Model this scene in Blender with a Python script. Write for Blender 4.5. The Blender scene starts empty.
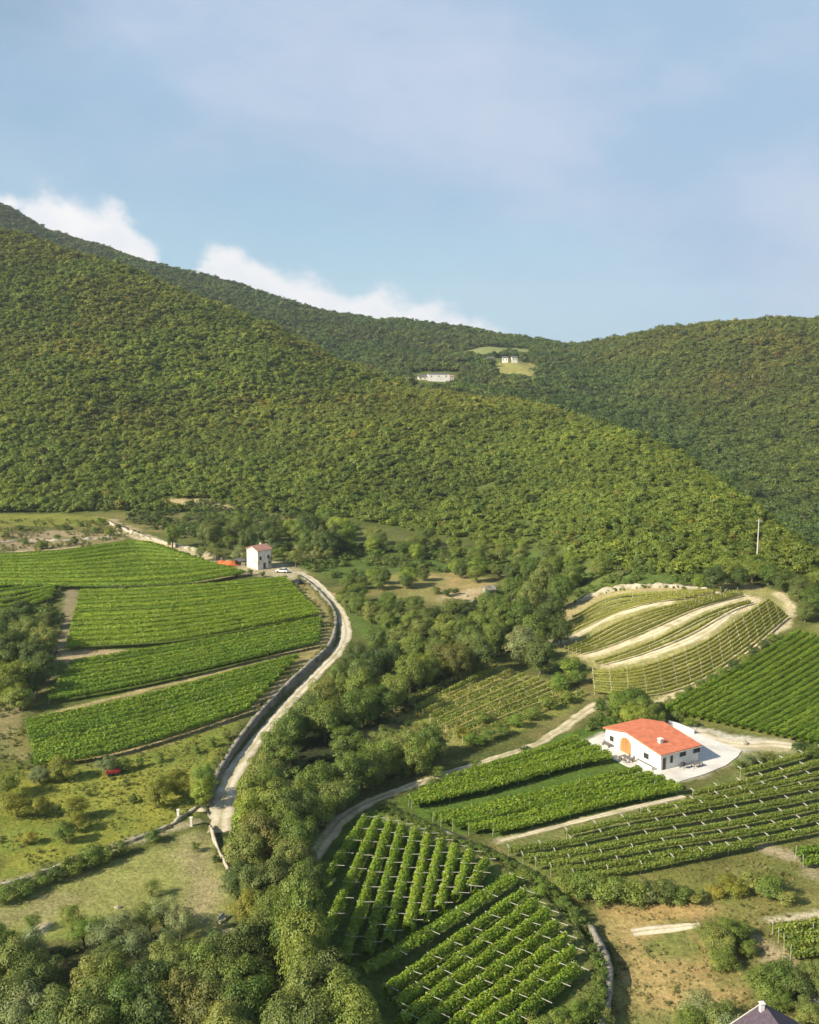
import bpy, bmesh, math, random
import numpy as np
from mathutils import Vector, Matrix

SC = bpy.context.scene
COL = SC.collection
random.seed(7)
R = np.random.default_rng(11)
rad = math.radians

# ---------------------------------------------------------------- camera, sky, sun, exposure
CAM_H, PITCH, F_PX, PW, PH = 75.0, rad(8.96), 1027.0, 819, 1024
cd = bpy.data.cameras.new('camera'); cam = bpy.data.objects.new('camera', cd); COL.objects.link(cam)
cam.location = (0, 0, CAM_H); cam.rotation_euler = (math.pi/2-PITCH, 0, 0)
cd.sensor_fit = 'VERTICAL'; cd.sensor_height = 24.0; cd.lens = 24.0*F_PX/PH
cd.clip_start = 1.0; cd.clip_end = 12000
SC.camera = cam

SUN_EL, SUN_DX, SUN_DY = rad(33), 0.88, 0.47       # direction in which the light travels over the ground
sd = bpy.data.lights.new('sun', 'SUN'); so = bpy.data.objects.new('sun', sd); COL.objects.link(so)
sd.energy = 5.0; sd.angle = rad(0.5); sd.color = (1.0, 0.895, 0.70)
ld = Vector((SUN_DX*math.cos(SUN_EL), SUN_DY*math.cos(SUN_EL), -math.sin(SUN_EL)))
so.rotation_euler = ld.to_track_quat('-Z', 'Y').to_euler(); so.location = (-100, -50, 200)

SC.view_settings.view_transform = 'Standard'; SC.view_settings.look = 'None'
SC.view_settings.gamma = 1.0; SC.view_settings.use_curve_mapping = False
SC.view_settings.exposure = 0.62
SC.cycles.diffuse_bounces = 2; SC.cycles.max_bounces = 6; SC.cycles.transmission_bounces = 4

W = bpy.data.worlds.new('World'); SC.world = W; W.use_nodes = True
def build_world():
    nt = W.node_tree; N = nt.nodes; L = nt.links
    for n in list(N): N.remove(n)
    def math_(op, a, b=None, c=None, clamp=False):
        n = N.new('ShaderNodeMath'); n.operation = op; n.use_clamp = clamp
        for i, v in enumerate((a, b, c)):
            if v is None: continue
            if isinstance(v, (int, float)): n.inputs[i].default_value = v
            else: L.new(v, n.inputs[i])
        return n.outputs[0]
    def sstep(v, lo, hi, a=0.0, b=1.0):
        n = N.new('ShaderNodeMapRange'); n.interpolation_type = 'SMOOTHSTEP'
        L.new(v, n.inputs[0])
        for i, q in zip((1, 2, 3, 4), (lo, hi, a, b)): n.inputs[i].default_value = q
        return n.outputs[0]
    def noise(vec, scale, detail, rough, sx=1, sy=1, sz=1):
        m = N.new('ShaderNodeMapping'); m.inputs['Scale'].default_value = (sx, sy, sz); L.new(vec, m.inputs[0])
        n = N.new('ShaderNodeTexNoise'); n.inputs['Scale'].default_value = scale
        n.inputs['Detail'].default_value = detail; n.inputs['Roughness'].default_value = rough
        L.new(m.outputs[0], n.inputs['Vector']); return n.outputs[0]
    def mix(f, a, b):
        n = N.new('ShaderNodeMix'); n.data_type = 'RGBA'; L.new(f, n.inputs[0])
        for s, v in ((6, a), (7, b)):
            if isinstance(v, tuple): n.inputs[s].default_value = (*v, 1)
            else: L.new(v, n.inputs[s])
        return n.outputs[2]
    tc = N.new('ShaderNodeTexCoord').outputs['Generated']
    sep = N.new('ShaderNodeSeparateXYZ'); L.new(tc, sep.inputs[0])
    az = math_('ARCTAN2', sep.outputs[0], sep.outputs[1])       # 0 straight up the valley, + to the east
    el = math_('ARCSINE', sep.outputs[2])
    sky = N.new('ShaderNodeTexSky'); sky.sky_type = 'NISHITA'; sky.sun_disc = False
    sky.sun_elevation = SUN_EL; sky.sun_rotation = math.atan2(-SUN_DX, -SUN_DY)
    sky.air_density = 1.0; sky.dust_density = 0.6; sky.ozone_density = 1.6
    # a broad grey veil of high stratus, thicker overhead and to the east
    v1 = noise(tc, 2.2, 5, 0.55, 1, 1, 2.6)
    v2 = math_('ADD', math_('MULTIPLY', el, 2.6), math_('MULTIPLY', az, 0.85))
    v3 = math_('ADD', math_('MULTIPLY', math_('SUBTRACT', v1, 0.5), 1.3), v2)
    veil = sstep(v3, -0.05, 0.6, 0.0, 0.94)
    thin = sstep(el, 0.36, 0.75, 1.0, 0.12)             # clear and deep blue overhead
    veil = math_('MULTIPLY', veil, thin)
    vc = mix(sstep(noise(tc, 3.1, 6, 0.6, 1, 1, 2.0), 0.36, 0.68), (4.1, 5.8, 7.9), (5.9, 6.9, 8.5))
    low = mix(sstep(el, 0.0, 0.40, 0.72, 0.1), sky.outputs[0], (4.7, 7.6, 9.8))
    c = mix(veil, low, vc)
    # bright cumulus lying on the ridges: their top edge wanders with the azimuth
    e1 = math_('MULTIPLY', sstep(math_('ABSOLUTE', math_('ADD', az, 0.315)), 0.03, 0.165, 1.0, 0.0), 0.134)
    e2 = math_('MULTIPLY', math_('MULTIPLY_ADD', az, -0.235, 0.048), math_('MULTIPLY', sstep(az, -0.235, -0.19), sstep(az, 0.06, 0.125, 1.0, 0.0)))
    e3 = math_('MULTIPLY', sstep(math_('ABSOLUTE', math_('ADD', az, 0.40)), 0.015, 0.085, 1.0, 0.0), 0.15)
    edge = math_('MAXIMUM', math_('MAXIMUM', e1, e2), e3)
    nz = math_('MULTIPLY', math_('SUBTRACT', noise(tc, 24, 8, 0.55, 1, 1, 1.3), 0.5), 0.07)
    d = math_('SUBTRACT', math_('ADD', edge, nz), el)
    cum = sstep(d, -0.008, 0.016, 0.0, 0.97)
    cc = mix(sstep(noise(tc, 22, 6, 0.6, 1, 1, 1.6), 0.35, 0.7), (9.3, 9.5, 9.9), (10.6, 10.4, 10.3))
    c = mix(cum, c, cc)
    # a wisp
    w1 = sstep(noise(tc, 9, 6, 0.62, 1, 1, 4.0), 0.68, 0.85, 0.0, 0.4)
    w2 = math_('MULTIPLY', w1, sstep(el, 0.10, 0.16))
    c = mix(w2, c, (8.6, 9.0, 9.6))
    bg = N.new('ShaderNodeBackground'); bg.inputs[1].default_value = 0.063; L.new(c, bg.inputs[0])
    out = N.new('ShaderNodeOutputWorld'); L.new(bg.outputs[0], out.inputs[0])
build_world()

# ---------------------------------------------------------------- terrain height field
cp, sp = math.cos(PITCH), math.sin(PITCH)
def ratio(py):                      # rise per metre forward along the line of sight of a row of the photograph
    py = np.asarray(py, float)
    return (-F_PX*sp+(512-py)*cp)/(F_PX*cp+(512-py)*sp)
def u_of(px, py): return (px-409.5)/(F_PX*cp+(512-py)*sp)

UG = np.linspace(-1.6, 1.6, 801)
def lut(pts, smooth=0.02):
    a = np.array(sorted(pts)); v = np.interp(UG, a[:, 0], a[:, 1])
    k = np.exp(-0.5*(np.arange(-40, 41)*(UG[1]-UG[0])/smooth)**2); k /= k.sum()
    return np.convolve(np.pad(v, 40, mode='edge'), k, mode='valid')
def ridge(spec, drop, smooth=0.015):     # (px, py, distance): a crest line as seen from the drone
    Y = lut([(u_of(p, q), y) for p, q, y in spec], smooth)
    Z = lut([(u_of(p, q), CAM_H+y*float(ratio(q))-drop) for p, q, y in spec], smooth)
    return Y, Z
foot = ridge([(-300, 512, 440), (0, 514, 440), (200, 512, 440), (330, 517, 430), (430, 535, 400), (540, 555, 360), (620, 573, 288), (700, 579, 272), (819, 582, 268), (1100, 590, 268)], 0, .03)
mid = ridge([(-300, 330, 700), (0, 355, 640), (130, 375, 650), (250, 400, 640), (330, 420, 610), (430, 450, 560), (520, 470, 500), (600, 500, 400), (700, 527, 338), (819, 562, 285), (1100, 580, 280)], 1.5, .03)
crest = ridge([(-500, 120, 1050), (-200, 175, 960), (0, 225, 890), (60, 246, 870), (130, 266, 850), (200, 293, 830), (250, 312, 815), (330, 355, 790), (420, 386, 755), (520, 395, 690), (580, 407, 620), (640, 430, 530), (700, 464, 440), (760, 510, 350), (819, 552, 305), (1100, 572, 295)], 5)
dip = ridge([(-300, 330, 1150), (0, 300, 1120), (130, 320, 1060), (250, 350, 1000), (330, 375, 960), (420, 388, 860), (520, 396, 800), (580, 418, 780), (640, 460, 690), (700, 520, 590), (760, 560, 480), (819, 585, 400), (1100, 590, 380)], 4, .03)
slope2 = ridge([(-300, 250, 1400), (0, 255, 1400), (130, 285, 1330), (250, 312, 1270), (330, 340, 1200), (420, 358, 1120), (520, 362, 1060), (590, 372, 1020), (640, 390, 900), (700, 420, 830), (760, 455, 740), (819, 475, 660), (1100, 480, 640)], 4, .03)
back = ridge([(-300, 170, 1750), (0, 204, 1750), (30, 222, 1730), (62, 237, 1720), (105, 250, 1700), (150, 264, 1680), (250, 288, 1640), (330, 312, 1600), (420, 323, 1560), (520, 336, 1500), (575, 345, 1440), (610, 338, 1270), (650, 327, 1200), (700, 322, 1160), (819, 319, 1120), (1100, 312, 1100)], 6, .008)
KY = [np.full_like(UG, -400.), np.full_like(UG, 150.), lut([(-.6, 230), (.08, 230), (.22, 196), (.6, 190)], .03), foot[0], mid[0], crest[0], dip[0], slope2[0], back[0], back[0]+350, np.full_like(UG, 4200.)]
KZ = [np.full_like(UG, -1.), np.full_like(UG, 0.), lut([(-.6, 2.2), (-.1, 1.2), (.1, .6), (.6, 1.5)]), foot[1], mid[1], crest[1], dip[1], slope2[1], back[1], back[1]-60, back[1]*0-20]

def vnoise(x, y, seed=0):
    xi, yi = np.floor(x).astype(np.int64), np.floor(y).astype(np.int64)
    fx, fy = x-xi, y-yi; fx = fx*fx*(3-2*fx); fy = fy*fy*(3-2*fy)
    def hsh(a, b):
        n = (a*374761393+b*668265263+seed*974634777) & 0xffffffff
        n = ((n ^ (n >> 13))*1274126177) & 0xffffffff
        return ((n ^ (n >> 16)) & 0xffff)/65535.0
    return (hsh(xi, yi)*(1-fx)+hsh(xi+1, yi)*fx)*(1-fy)+(hsh(xi, yi+1)*(1-fx)+hsh(xi+1, yi+1)*fx)*fy
def fbm(x, y, seed=0, o=4):
    s, a, t = 0, 1.0, 0
    for i in range(o):
        s = s+a*vnoise(x*2**i, y*2**i, seed+i*7); t += a; a *= .5
    return s/t
def smooth01(t): t = np.clip(t, 0, 1); return t*t*(3-2*t)

PADS = []      # levelled ground
STEPS = []                             # retaining walls: the ground drops on one side and eases back further out
def step_dz(x, y):
    dz = np.zeros(x.shape)
    for p, dep, side, fade in STEPS:
        k = np.nonzero((x > p[:, 0].min()-fade-8) & (x < p[:, 0].max()+fade+8) & (y > p[:, 1].min()-fade-8) & (y < p[:, 1].max()+fade+8))[0]
        if not len(k): continue
        X, Y = x[k], y[k]; best = np.full(X.shape, 1e9); sg = np.zeros(X.shape); dp = np.zeros(X.shape)
        for i in range(len(p)-1):
            ax, ay = p[i]; ex, ey = p[i+1]-p[i]; L2 = ex*ex+ey*ey
            t0 = ((X-ax)*ex+(Y-ay)*ey)/L2; t = np.clip(t0, 0, 1); d = np.hypot(X-ax-t*ex, Y-ay-t*ey)
            w = d < best; best = np.where(w, d, best); sg = np.where(w, np.sign(ex*(Y-ay)-ey*(X-ax))*side*d, sg); dp = np.where(w, dep[i]*(1-t)+dep[i+1]*t, dp)
        dz[k] -= dp*smooth01((sg+1.25)/1.0)*(1-smooth01((best-4)/fade))
    return dz
def height(x, y):
    x = np.asarray(x, float); y = np.asarray(y, float)
    shp = np.broadcast(x, y).shape
    x = np.broadcast_to(x, shp).ravel(); y = np.broadcast_to(y, shp).ravel()
    u = np.clip(x/np.maximum(y, 90), -1.6, 1.6)
    t = (u-UG[0])/(UG[1]-UG[0]); i = np.clip(t.astype(int), 0, len(UG)-2); f = t-i
    ky = np.stack([k[i]*(1-f)+k[i+1]*f for k in KY]); kz = np.stack([k[i]*(1-f)+k[i+1]*f for k in KZ])
    for k in range(1, len(ky)): ky[k] = np.maximum(ky[k], ky[k-1]+8)
    h = np.diff(ky, axis=0); dl = np.diff(kz, axis=0)/h
    m = np.zeros_like(ky); m[0] = dl[0]; m[-1] = dl[-1]
    w1, w2 = 2*h[1:]+h[:-1], h[1:]+2*h[:-1]
    with np.errstate(divide='ignore', invalid='ignore'):
        hm = (w1+w2)/(w1/dl[:-1]+w2/dl[1:])
    m[1:-1] = np.where(dl[:-1]*dl[1:] > 0, np.nan_to_num(hm), 0)
    yy = np.clip(y, ky[0], ky[-1])
    s = np.clip((yy[None] >= ky).sum(axis=0)-1, 0, len(ky)-2); c = np.arange(len(s))
    y0, hh = ky[s, c], h[s, c]; q = (yy-y0)/hh
    z = (2*q**3-3*q**2+1)*kz[s, c]+(q**3-2*q**2+q)*hh*m[s, c]+(-2*q**3+3*q**2)*kz[s+1, c]+(q**3-q**2)*hh*m[s+1, c]
    # folds and gullies on the wooded slopes, gentle swells in the valley
    amp = smooth01((y-ky[3]+5)/90.0)
    z = z+amp*(15*(fbm(x/95, y/150, 3, 3)-.5)+3.5*(fbm(x/28, y/40, 5, 2)-.5))
    z = z+(1-amp)*.7*(fbm(x/35+9, y/35, 8, 2)-.5)*smooth01((y-60)/60)
    for x0, y0, r0, r1, zp in PADS:
        f = 1-smooth01((np.hypot(x-x0, y-y0)-r0)/(r1-r0)); z = z*(1-f)+zp*f
    z = z+step_dz(x, y)
    return z.reshape(shp)
def h1(x, y): return float(height(np.array([x]), np.array([y]))[0])

def at(px, py, off=0.0):                       # where the ray through a point of the photograph meets the ground
    px = np.atleast_1d(np.asarray(px, float)); py = np.atleast_1d(np.asarray(py, float))
    dx = (px-409.5); dy = F_PX*cp+(512-py)*sp; dz = -F_PX*sp+(512-py)*cp
    ux, uz = dx/dy, dz/dy
    lo = np.full(px.shape, 70.0); hit = np.full(px.shape, np.nan); step = 4.0
    ys = np.arange(70, 2400, step)
    X = ux[:, None]*ys[None]; Z = CAM_H+uz[:, None]*ys[None]
    below = Z <= height(X, np.broadcast_to(ys, X.shape))+off
    first = np.where(below.any(axis=1), below.argmax(axis=1), len(ys)-1)
    b = ys[first]; a = b-step
    for _ in range(14):
        c = (a+b)/2; bl = CAM_H+uz*c <= height(ux*c, c)+off
        b = np.where(bl, c, b); a = np.where(bl, a, c)
    return np.stack([ux*b, b, height(ux*b, b)], axis=1)
W_ROAD = [(209, 806), (213, 790), (222, 770), (245, 735), (275, 700), (308, 668), (328, 650), (335, 632), (334, 612), (318, 591), (300, 576)]
W_FIELD = [(386, 806), (440, 832), (500, 857), (546, 886), (584, 922), (605, 964), (609, 1000), (600, 1040)]
_s = [(at([q[0] for q in W_ROAD], [q[1] for q in W_ROAD])[:, :2], [.5, .9, 1.1, 1.2, 1.2, 1.1, .9, .7, .5, .3, .2], -1, 28.0),
      (at([q[0] for q in W_FIELD], [q[1] for q in W_FIELD])[:, :2], [.1, .5, .9, 1.4, 1.7, 1.8, 1.8, 1.8], 1, 20.0)]
STEPS.extend(_s)
_q = at([652], [757])[0]; PADS.append((_q[0]+2, _q[1], 15.0, 27.0, _q[2]))
def P(px, py): return Vector(at(px, py)[0])
def project(x, y, z):
    fx, fy, fz = x, y*cp-(z-CAM_H)*sp, y*sp+(z-CAM_H)*cp
    return 409.5+F_PX*fx/fy, 512-F_PX*fz/fy, fy

# ---------------------------------------------------------------- helpers: objects
def tag(o, label=None, cat=None, group=None, kind=None):
    if label: o['label'] = label
    if cat: o['category'] = cat
    if group: o['group'] = group
    if kind: o['kind'] = kind
    return o
def empty(name, loc, rz=0.0, scale=None):
    o = bpy.data.objects.new(name, None); COL.objects.link(o)
    o.location = loc; o.rotation_euler = (0, 0, rz); o.empty_display_size = .2
    if scale is not None: o.scale = scale
    return o
def link_mesh(name, me, parent=None):
    o = bpy.data.objects.new(name, me); COL.objects.link(o)
    if parent is not None: o.parent = parent
    return o
def mesh_np(name, V, faces4, mat, col=None, faces3=None, smooth=False):
    """V (n,3); faces4 (m,4) ints; col: per-vertex rgb"""
    me = bpy.data.meshes.new(name)
    V = np.asarray(V, np.float32); nq = 0 if faces4 is None else len(faces4); nt = 0 if faces3 is None else len(faces3)
    me.vertices.add(len(V)); me.vertices.foreach_set('co', V.ravel())
    idx = np.concatenate([np.asarray(faces4 if nq else [], np.int32).ravel(), np.asarray(faces3 if nt else [], np.int32).ravel()]).astype(np.int32)
    me.loops.add(len(idx)); me.loops.foreach_set('vertex_index', idx)
    me.polygons.add(nq+nt)
    st = np.concatenate([np.arange(nq)*4, nq*4+np.arange(nt)*3]).astype(np.int32)
    me.polygons.foreach_set('loop_start', st)
    if smooth: me.polygons.foreach_set('use_smooth', np.ones(nq+nt, bool))
    if mat is not None: me.materials.append(mat)
    if col is not None:
        a = me.color_attributes.new('tone', 'FLOAT_COLOR', 'POINT')
        a.data.foreach_set('color', np.concatenate([col, np.ones((len(V), 1))], axis=1).astype(np.float32).ravel())
    me.update(calc_edges=True)
    return me
class MB:
    """collects boxes, prisms and tubes, and links them as ONE mesh"""
    def __init__(s): s.bm = bmesh.new()
    def box(s, x0, x1, y0, y1, z0, z1, M=None):
        vs = [s.bm.verts.new(Vector(c)) for c in ((x0, y0, z0), (x1, y0, z0), (x1, y1, z0), (x0, y1, z0), (x0, y0, z1), (x1, y0, z1), (x1, y1, z1), (x0, y1, z1))]
        for f in ((3, 2, 1, 0), (4, 5, 6, 7), (0, 1, 5, 4), (1, 2, 6, 5), (2, 3, 7, 6), (3, 0, 4, 7)): s.bm.faces.new([vs[i] for i in f])
        if M is not None:
            for v in vs: v.co = M @ v.co
        return s
    def prism(s, pts, d):                       # polygon pts (3D, planar) pushed by d
        a = [s.bm.verts.new(Vector(p)) for p in pts]; b = [s.bm.verts.new(Vector(p)+Vector(d)) for p in pts]
        s.bm.faces.new(a[::-1]); s.bm.faces.new(b)
        for i in range(len(a)):
            j = (i+1) % len(a); s.bm.faces.new((a[i], a[j], b[j], b[i]))
        return s
    def tube(s, pts, rads, n=6):
        rings = []
        for i, p in enumerate(pts):
            p = Vector(p); t = (Vector(pts[min(i+1, len(pts)-1)])-Vector(pts[max(i-1, 0)])).normalized()
            a = t.cross(Vector((0.3, 0.1, 1)) if abs(t.z) < .9 else Vector((1, 0, 0))).normalized(); b = t.cross(a)
            r = rads[i] if isinstance(rads, (list, tuple)) else rads
            rings.append([s.bm.verts.new(p+(a*math.cos(k*2*math.pi/n)+b*math.sin(k*2*math.pi/n))*r) for k in range(n)])
        for q, w in zip(rings, rings[1:]):
            for k in range(n): s.bm.faces.new((q[k], q[(k+1) % n], w[(k+1) % n], w[k]))
        s.bm.faces.new(rings[0][::-1]); s.bm.faces.new(rings[-1])
        return s
    def mesh(s, name, mat, bevel=0.0, smooth=False):
        if bevel: bmesh.ops.bevel(s.bm, geom=list(s.bm.edges), offset=bevel, segments=1, affect='EDGES', clamp_overlap=True)
        bmesh.ops.recalc_face_normals(s.bm, faces=s.bm.faces)
        me = bpy.data.meshes.new(name); s.bm.to_mesh(me); s.bm.free(); me.materials.append(mat)
        if smooth:
            for p in me.polygons: p.use_smooth = True
        return me
    def build(s, name, mat, parent=None, bevel=0.0, smooth=False): return link_mesh(name, s.mesh(name, mat, bevel, smooth), parent)
ORD = ['first', 'second', 'third', 'fourth', 'fifth', 'sixth', 'seventh', 'eighth', 'ninth', 'tenth', 'eleventh', 'twelfth', 'thirteenth', 'fourteenth', 'fifteenth', 'sixteenth', 'seventeenth', 'eighteenth', 'nineteenth', 'twentieth', 'twenty-first', 'twenty-second', 'twenty-third', 'twenty-fourth', 'twenty-fifth', 'twenty-sixth', 'twenty-seventh', 'twenty-eighth', 'twenty-ninth', 'thirtieth']

# ---------------------------------------------------------------- materials
def new_mat(name):
    m = bpy.data.materials.new(name); m.use_nodes = True
    nt = m.node_tree; b = nt.nodes['Principled BSDF']; b.inputs['Roughness'].default_value = .85
    b.inputs['Specular IOR Level'].default_value = .2
    return m, nt, b
def nd(nt, typ, **kw):
    n = nt.nodes.new(typ)
    for k, v in kw.items(): setattr(n, k, v)
    return n
def rough_mat(name, c1, c2, scale=1.0, bump=.2, rough=.9, detail=6, ramp=(.35, .65), c3=None, s3=.2):
    """two tones mixed by world-size noise, a third in larger stains, with bump"""
    m, nt, b = new_mat(name); L = nt.links
    g = nd(nt, 'ShaderNodeNewGeometry')
    n1 = nd(nt, 'ShaderNodeTexNoise'); n1.inputs['Scale'].default_value = scale; n1.inputs['Detail'].default_value = detail; n1.inputs['Roughness'].default_value = .65
    L.new(g.outputs['Position'], n1.inputs['Vector'])
    mr = nd(nt, 'ShaderNodeMapRange'); L.new(n1.outputs[0], mr.inputs[0]); mr.inputs[1].default_value, mr.inputs[2].default_value = ramp
    mx = nd(nt, 'ShaderNodeMix', data_type='RGBA'); mx.inputs[6].default_value = (*c1, 1); mx.inputs[7].default_value = (*c2, 1); L.new(mr.outputs[0], mx.inputs[0])
    out = mx.outputs[2]
    if c3:
        n3 = nd(nt, 'ShaderNodeTexNoise'); n3.inputs['Scale'].default_value = s3; n3.inputs['Detail'].default_value = 5; L.new(g.outputs['Position'], n3.inputs['Vector'])
        m3 = nd(nt, 'ShaderNodeMapRange'); m3.inputs[1].default_value, m3.inputs[2].default_value = .48, .68; L.new(n3.outputs[0], m3.inputs[0])
        x3 = nd(nt, 'ShaderNodeMix', data_type='RGBA'); L.new(m3.outputs[0], x3.inputs[0]); L.new(out, x3.inputs[6]); x3.inputs[7].default_value = (*c3, 1); out = x3.outputs[2]
    L.new(out, b.inputs['Base Color']); b.inputs['Roughness'].default_value = rough
    if bump:
        bp = nd(nt, 'ShaderNodeBump'); bp.inputs['Strength'].default_value = bump; bp.inputs['Distance'].default_value = .15
        L.new(n1.outputs[0], bp.inputs['Height']); L.new(bp.outputs[0], b.inputs['Normal'])
    return m
def leaf_mat(name, col, trans=.3, vary=.35, instancer=False, hue=.02):
    """leaves: a base colour, varied from plant to plant (object random or the instance's own tint) and from spray to spray ('tone')"""
    m = bpy.data.materials.new(name); m.use_nodes = True; nt = m.node_tree; L = nt.links
    for n in list(nt.nodes): nt.nodes.remove(n)
    out = nd(nt, 'ShaderNodeOutputMaterial')
    a = nd(nt, 'ShaderNodeAttribute', attribute_name='tone')
    oi = nd(nt, 'ShaderNodeObjectInfo')
    if instancer:
        t = nd(nt, 'ShaderNodeAttribute', attribute_type='INSTANCER', attribute_name='tint'); base = t.outputs['Color']
    else:
        rgb = nd(nt, 'ShaderNodeRGB'); rgb.outputs[0].default_value = (*col, 1)
        hs = nd(nt, 'ShaderNodeHueSaturation')
        mr = nd(nt, 'ShaderNodeMapRange'); L.new(oi.outputs['Random'], mr.inputs[0]); mr.inputs[3].default_value = 1-vary; mr.inputs[4].default_value = 1+vary
        mh = nd(nt, 'ShaderNodeMapRange'); L.new(oi.outputs['Random'], mh.inputs[0]); mh.inputs[3].default_value = .5+hue; mh.inputs[4].default_value = .5-hue
        L.new(rgb.outputs[0], hs.inputs['Color']); L.new(mr.outputs[0], hs.inputs['Value']); L.new(mh.outputs[0], hs.inputs['Hue']); base = hs.outputs[0]
    mu = nd(nt, 'ShaderNodeMix', data_type='RGBA', blend_type='MULTIPLY'); mu.inputs[0].default_value = 1
    L.new(base, mu.inputs[6]); L.new(a.outputs['Color'], mu.inputs[7])
    d = nd(nt, 'ShaderNodeBsdfDiffuse'); L.new(mu.outputs[2], d.inputs[0])
    tr = nd(nt, 'ShaderNodeBsdfTranslucent'); 
    tm = nd(nt, 'ShaderNodeMix', data_type='RGBA', blend_type='MULTIPLY'); tm.inputs[0].default_value = 1; tm.inputs[7].default_value = (1.25, 1.35, .55, 1)
    L.new(mu.outputs[2], tm.inputs[6]); L.new(tm.outputs[2], tr.inputs[0])
    gl = nd(nt, 'ShaderNodeBsdfGlossy'); gl.inputs['Roughness'].default_value = .5; gl.inputs[0].default_value = (.8, .85, .8, 1)
    ms = nd(nt, 'ShaderNodeMixShader'); ms.inputs[0].default_value = trans; L.new(d.outputs[0], ms.inputs[1]); L.new(tr.outputs[0], ms.inputs[2])
    m2 = nd(nt, 'ShaderNodeMixShader'); m2.inputs[0].default_value = .025; L.new(ms.outputs[0], m2.inputs[1]); L.new(gl.outputs[0], m2.inputs[2])
    L.new(m2.outputs[0], out.inputs[0])
    return m
M = {}
M['bark'] = rough_mat('bark', (.10, .08, .06), (.2, .17, .13), 5, .4)
def toned(m):                         # wheel ruts and verge, from the ribbon's own tone
    nt = m.node_tree; b = nt.nodes['Principled BSDF']; src = b.inputs['Base Color'].links[0].from_socket
    a = nd(nt, 'ShaderNodeAttribute', attribute_name='tone'); x = nd(nt, 'ShaderNodeMix', data_type='RGBA', blend_type='MULTIPLY'); x.inputs[0].default_value = 1
    nt.links.new(src, x.inputs[6]); nt.links.new(a.outputs['Color'], x.inputs[7]); nt.links.new(x.outputs[2], b.inputs['Base Color']); return m
M['gravel'] = toned(rough_mat('gravel', (.55, .485, .375), (.74, .67, .55), 2.2, .4, c3=(.46, .40, .28), s3=.25))
M['sand_track'] = toned(rough_mat('sand_track', (.50, .43, .30), (.66, .59, .44), 1.3, .3, c3=(.34, .30, .16), s3=.3))
M['pale_earth'] = toned(rough_mat('pale_earth', (.54, .47, .33), (.74, .67, .52), 1.4, .5, c3=(.42, .37, .22), s3=.35))
M['concrete'] = rough_mat('concrete', (.62, .59, .54), (.74, .71, .66), 1.2, .08, c3=(.52, .49, .44), s3=.18)
M['stone'] = rough_mat('stone', (.16, .145, .12), (.38, .345, .29), 2.4, .9, c3=(.10, .12, .05), s3=.4)
M['pale_stone'] = rough_mat('pale_stone', (.33, .29, .22), (.58, .52, .42), 2.0, .9, c3=(.16, .17, .07), s3=.35)
M['plaster'] = rough_mat('plaster', (.74, .71, .66), (.82, .79, .74), 1.4, .06, c3=(.66, .62, .55), s3=.5)
M['old_plaster'] = rough_mat('old_plaster', (.70, .65, .57), (.80, .76, .68), 1.5, .15, c3=(.55, .49, .40), s3=.45)
M['post'] = rough_mat('post', (.50, .47, .41), (.68, .65, .58), 4, .1)
M['wood_post'] = rough_mat('wood_post', (.40, .34, .24), (.58, .50, .38), 4, .1)
M['dark'] = rough_mat('dark', (.03, .03, .035), (.06, .06, .065), 3, .05, .5)
M['glass'] = rough_mat('glass', (.03, .035, .04), (.05, .055, .06), 1, 0, .08)
M['wood_dark'] = rough_mat('wood_dark', (.09, .06, .04), (.16, .11, .07), 4, .1, .6)
M['orange_wood'] = rough_mat('orange_wood', (.42, .20, .07), (.52, .27, .10), 3, .05, .6)
M['furniture'] = rough_mat('furniture', (.12, .11, .10), (.22, .20, .18), 4, .05, .6)
M['red_paint'] = rough_mat('red_paint', (.45, .05, .04), (.6, .09, .07), 2, .05, .45)
M['orange_sheet'] = rough_mat('orange_sheet', (.62, .15, .05), (.72, .22, .08), 1.5, .3, .6)
M['slate_roof'] = rough_mat('slate_roof', (.085, .065, .085), (.13, .10, .125), 2.5, .15, .7)
M['pale_trim'] = rough_mat('pale_trim', (.5, .48, .42), (.62, .6, .54), 2, .1)
M['grey_roof'] = rough_mat('grey_roof', (.10, .10, .11), (.17, .165, .17), 1, .1)
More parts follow.
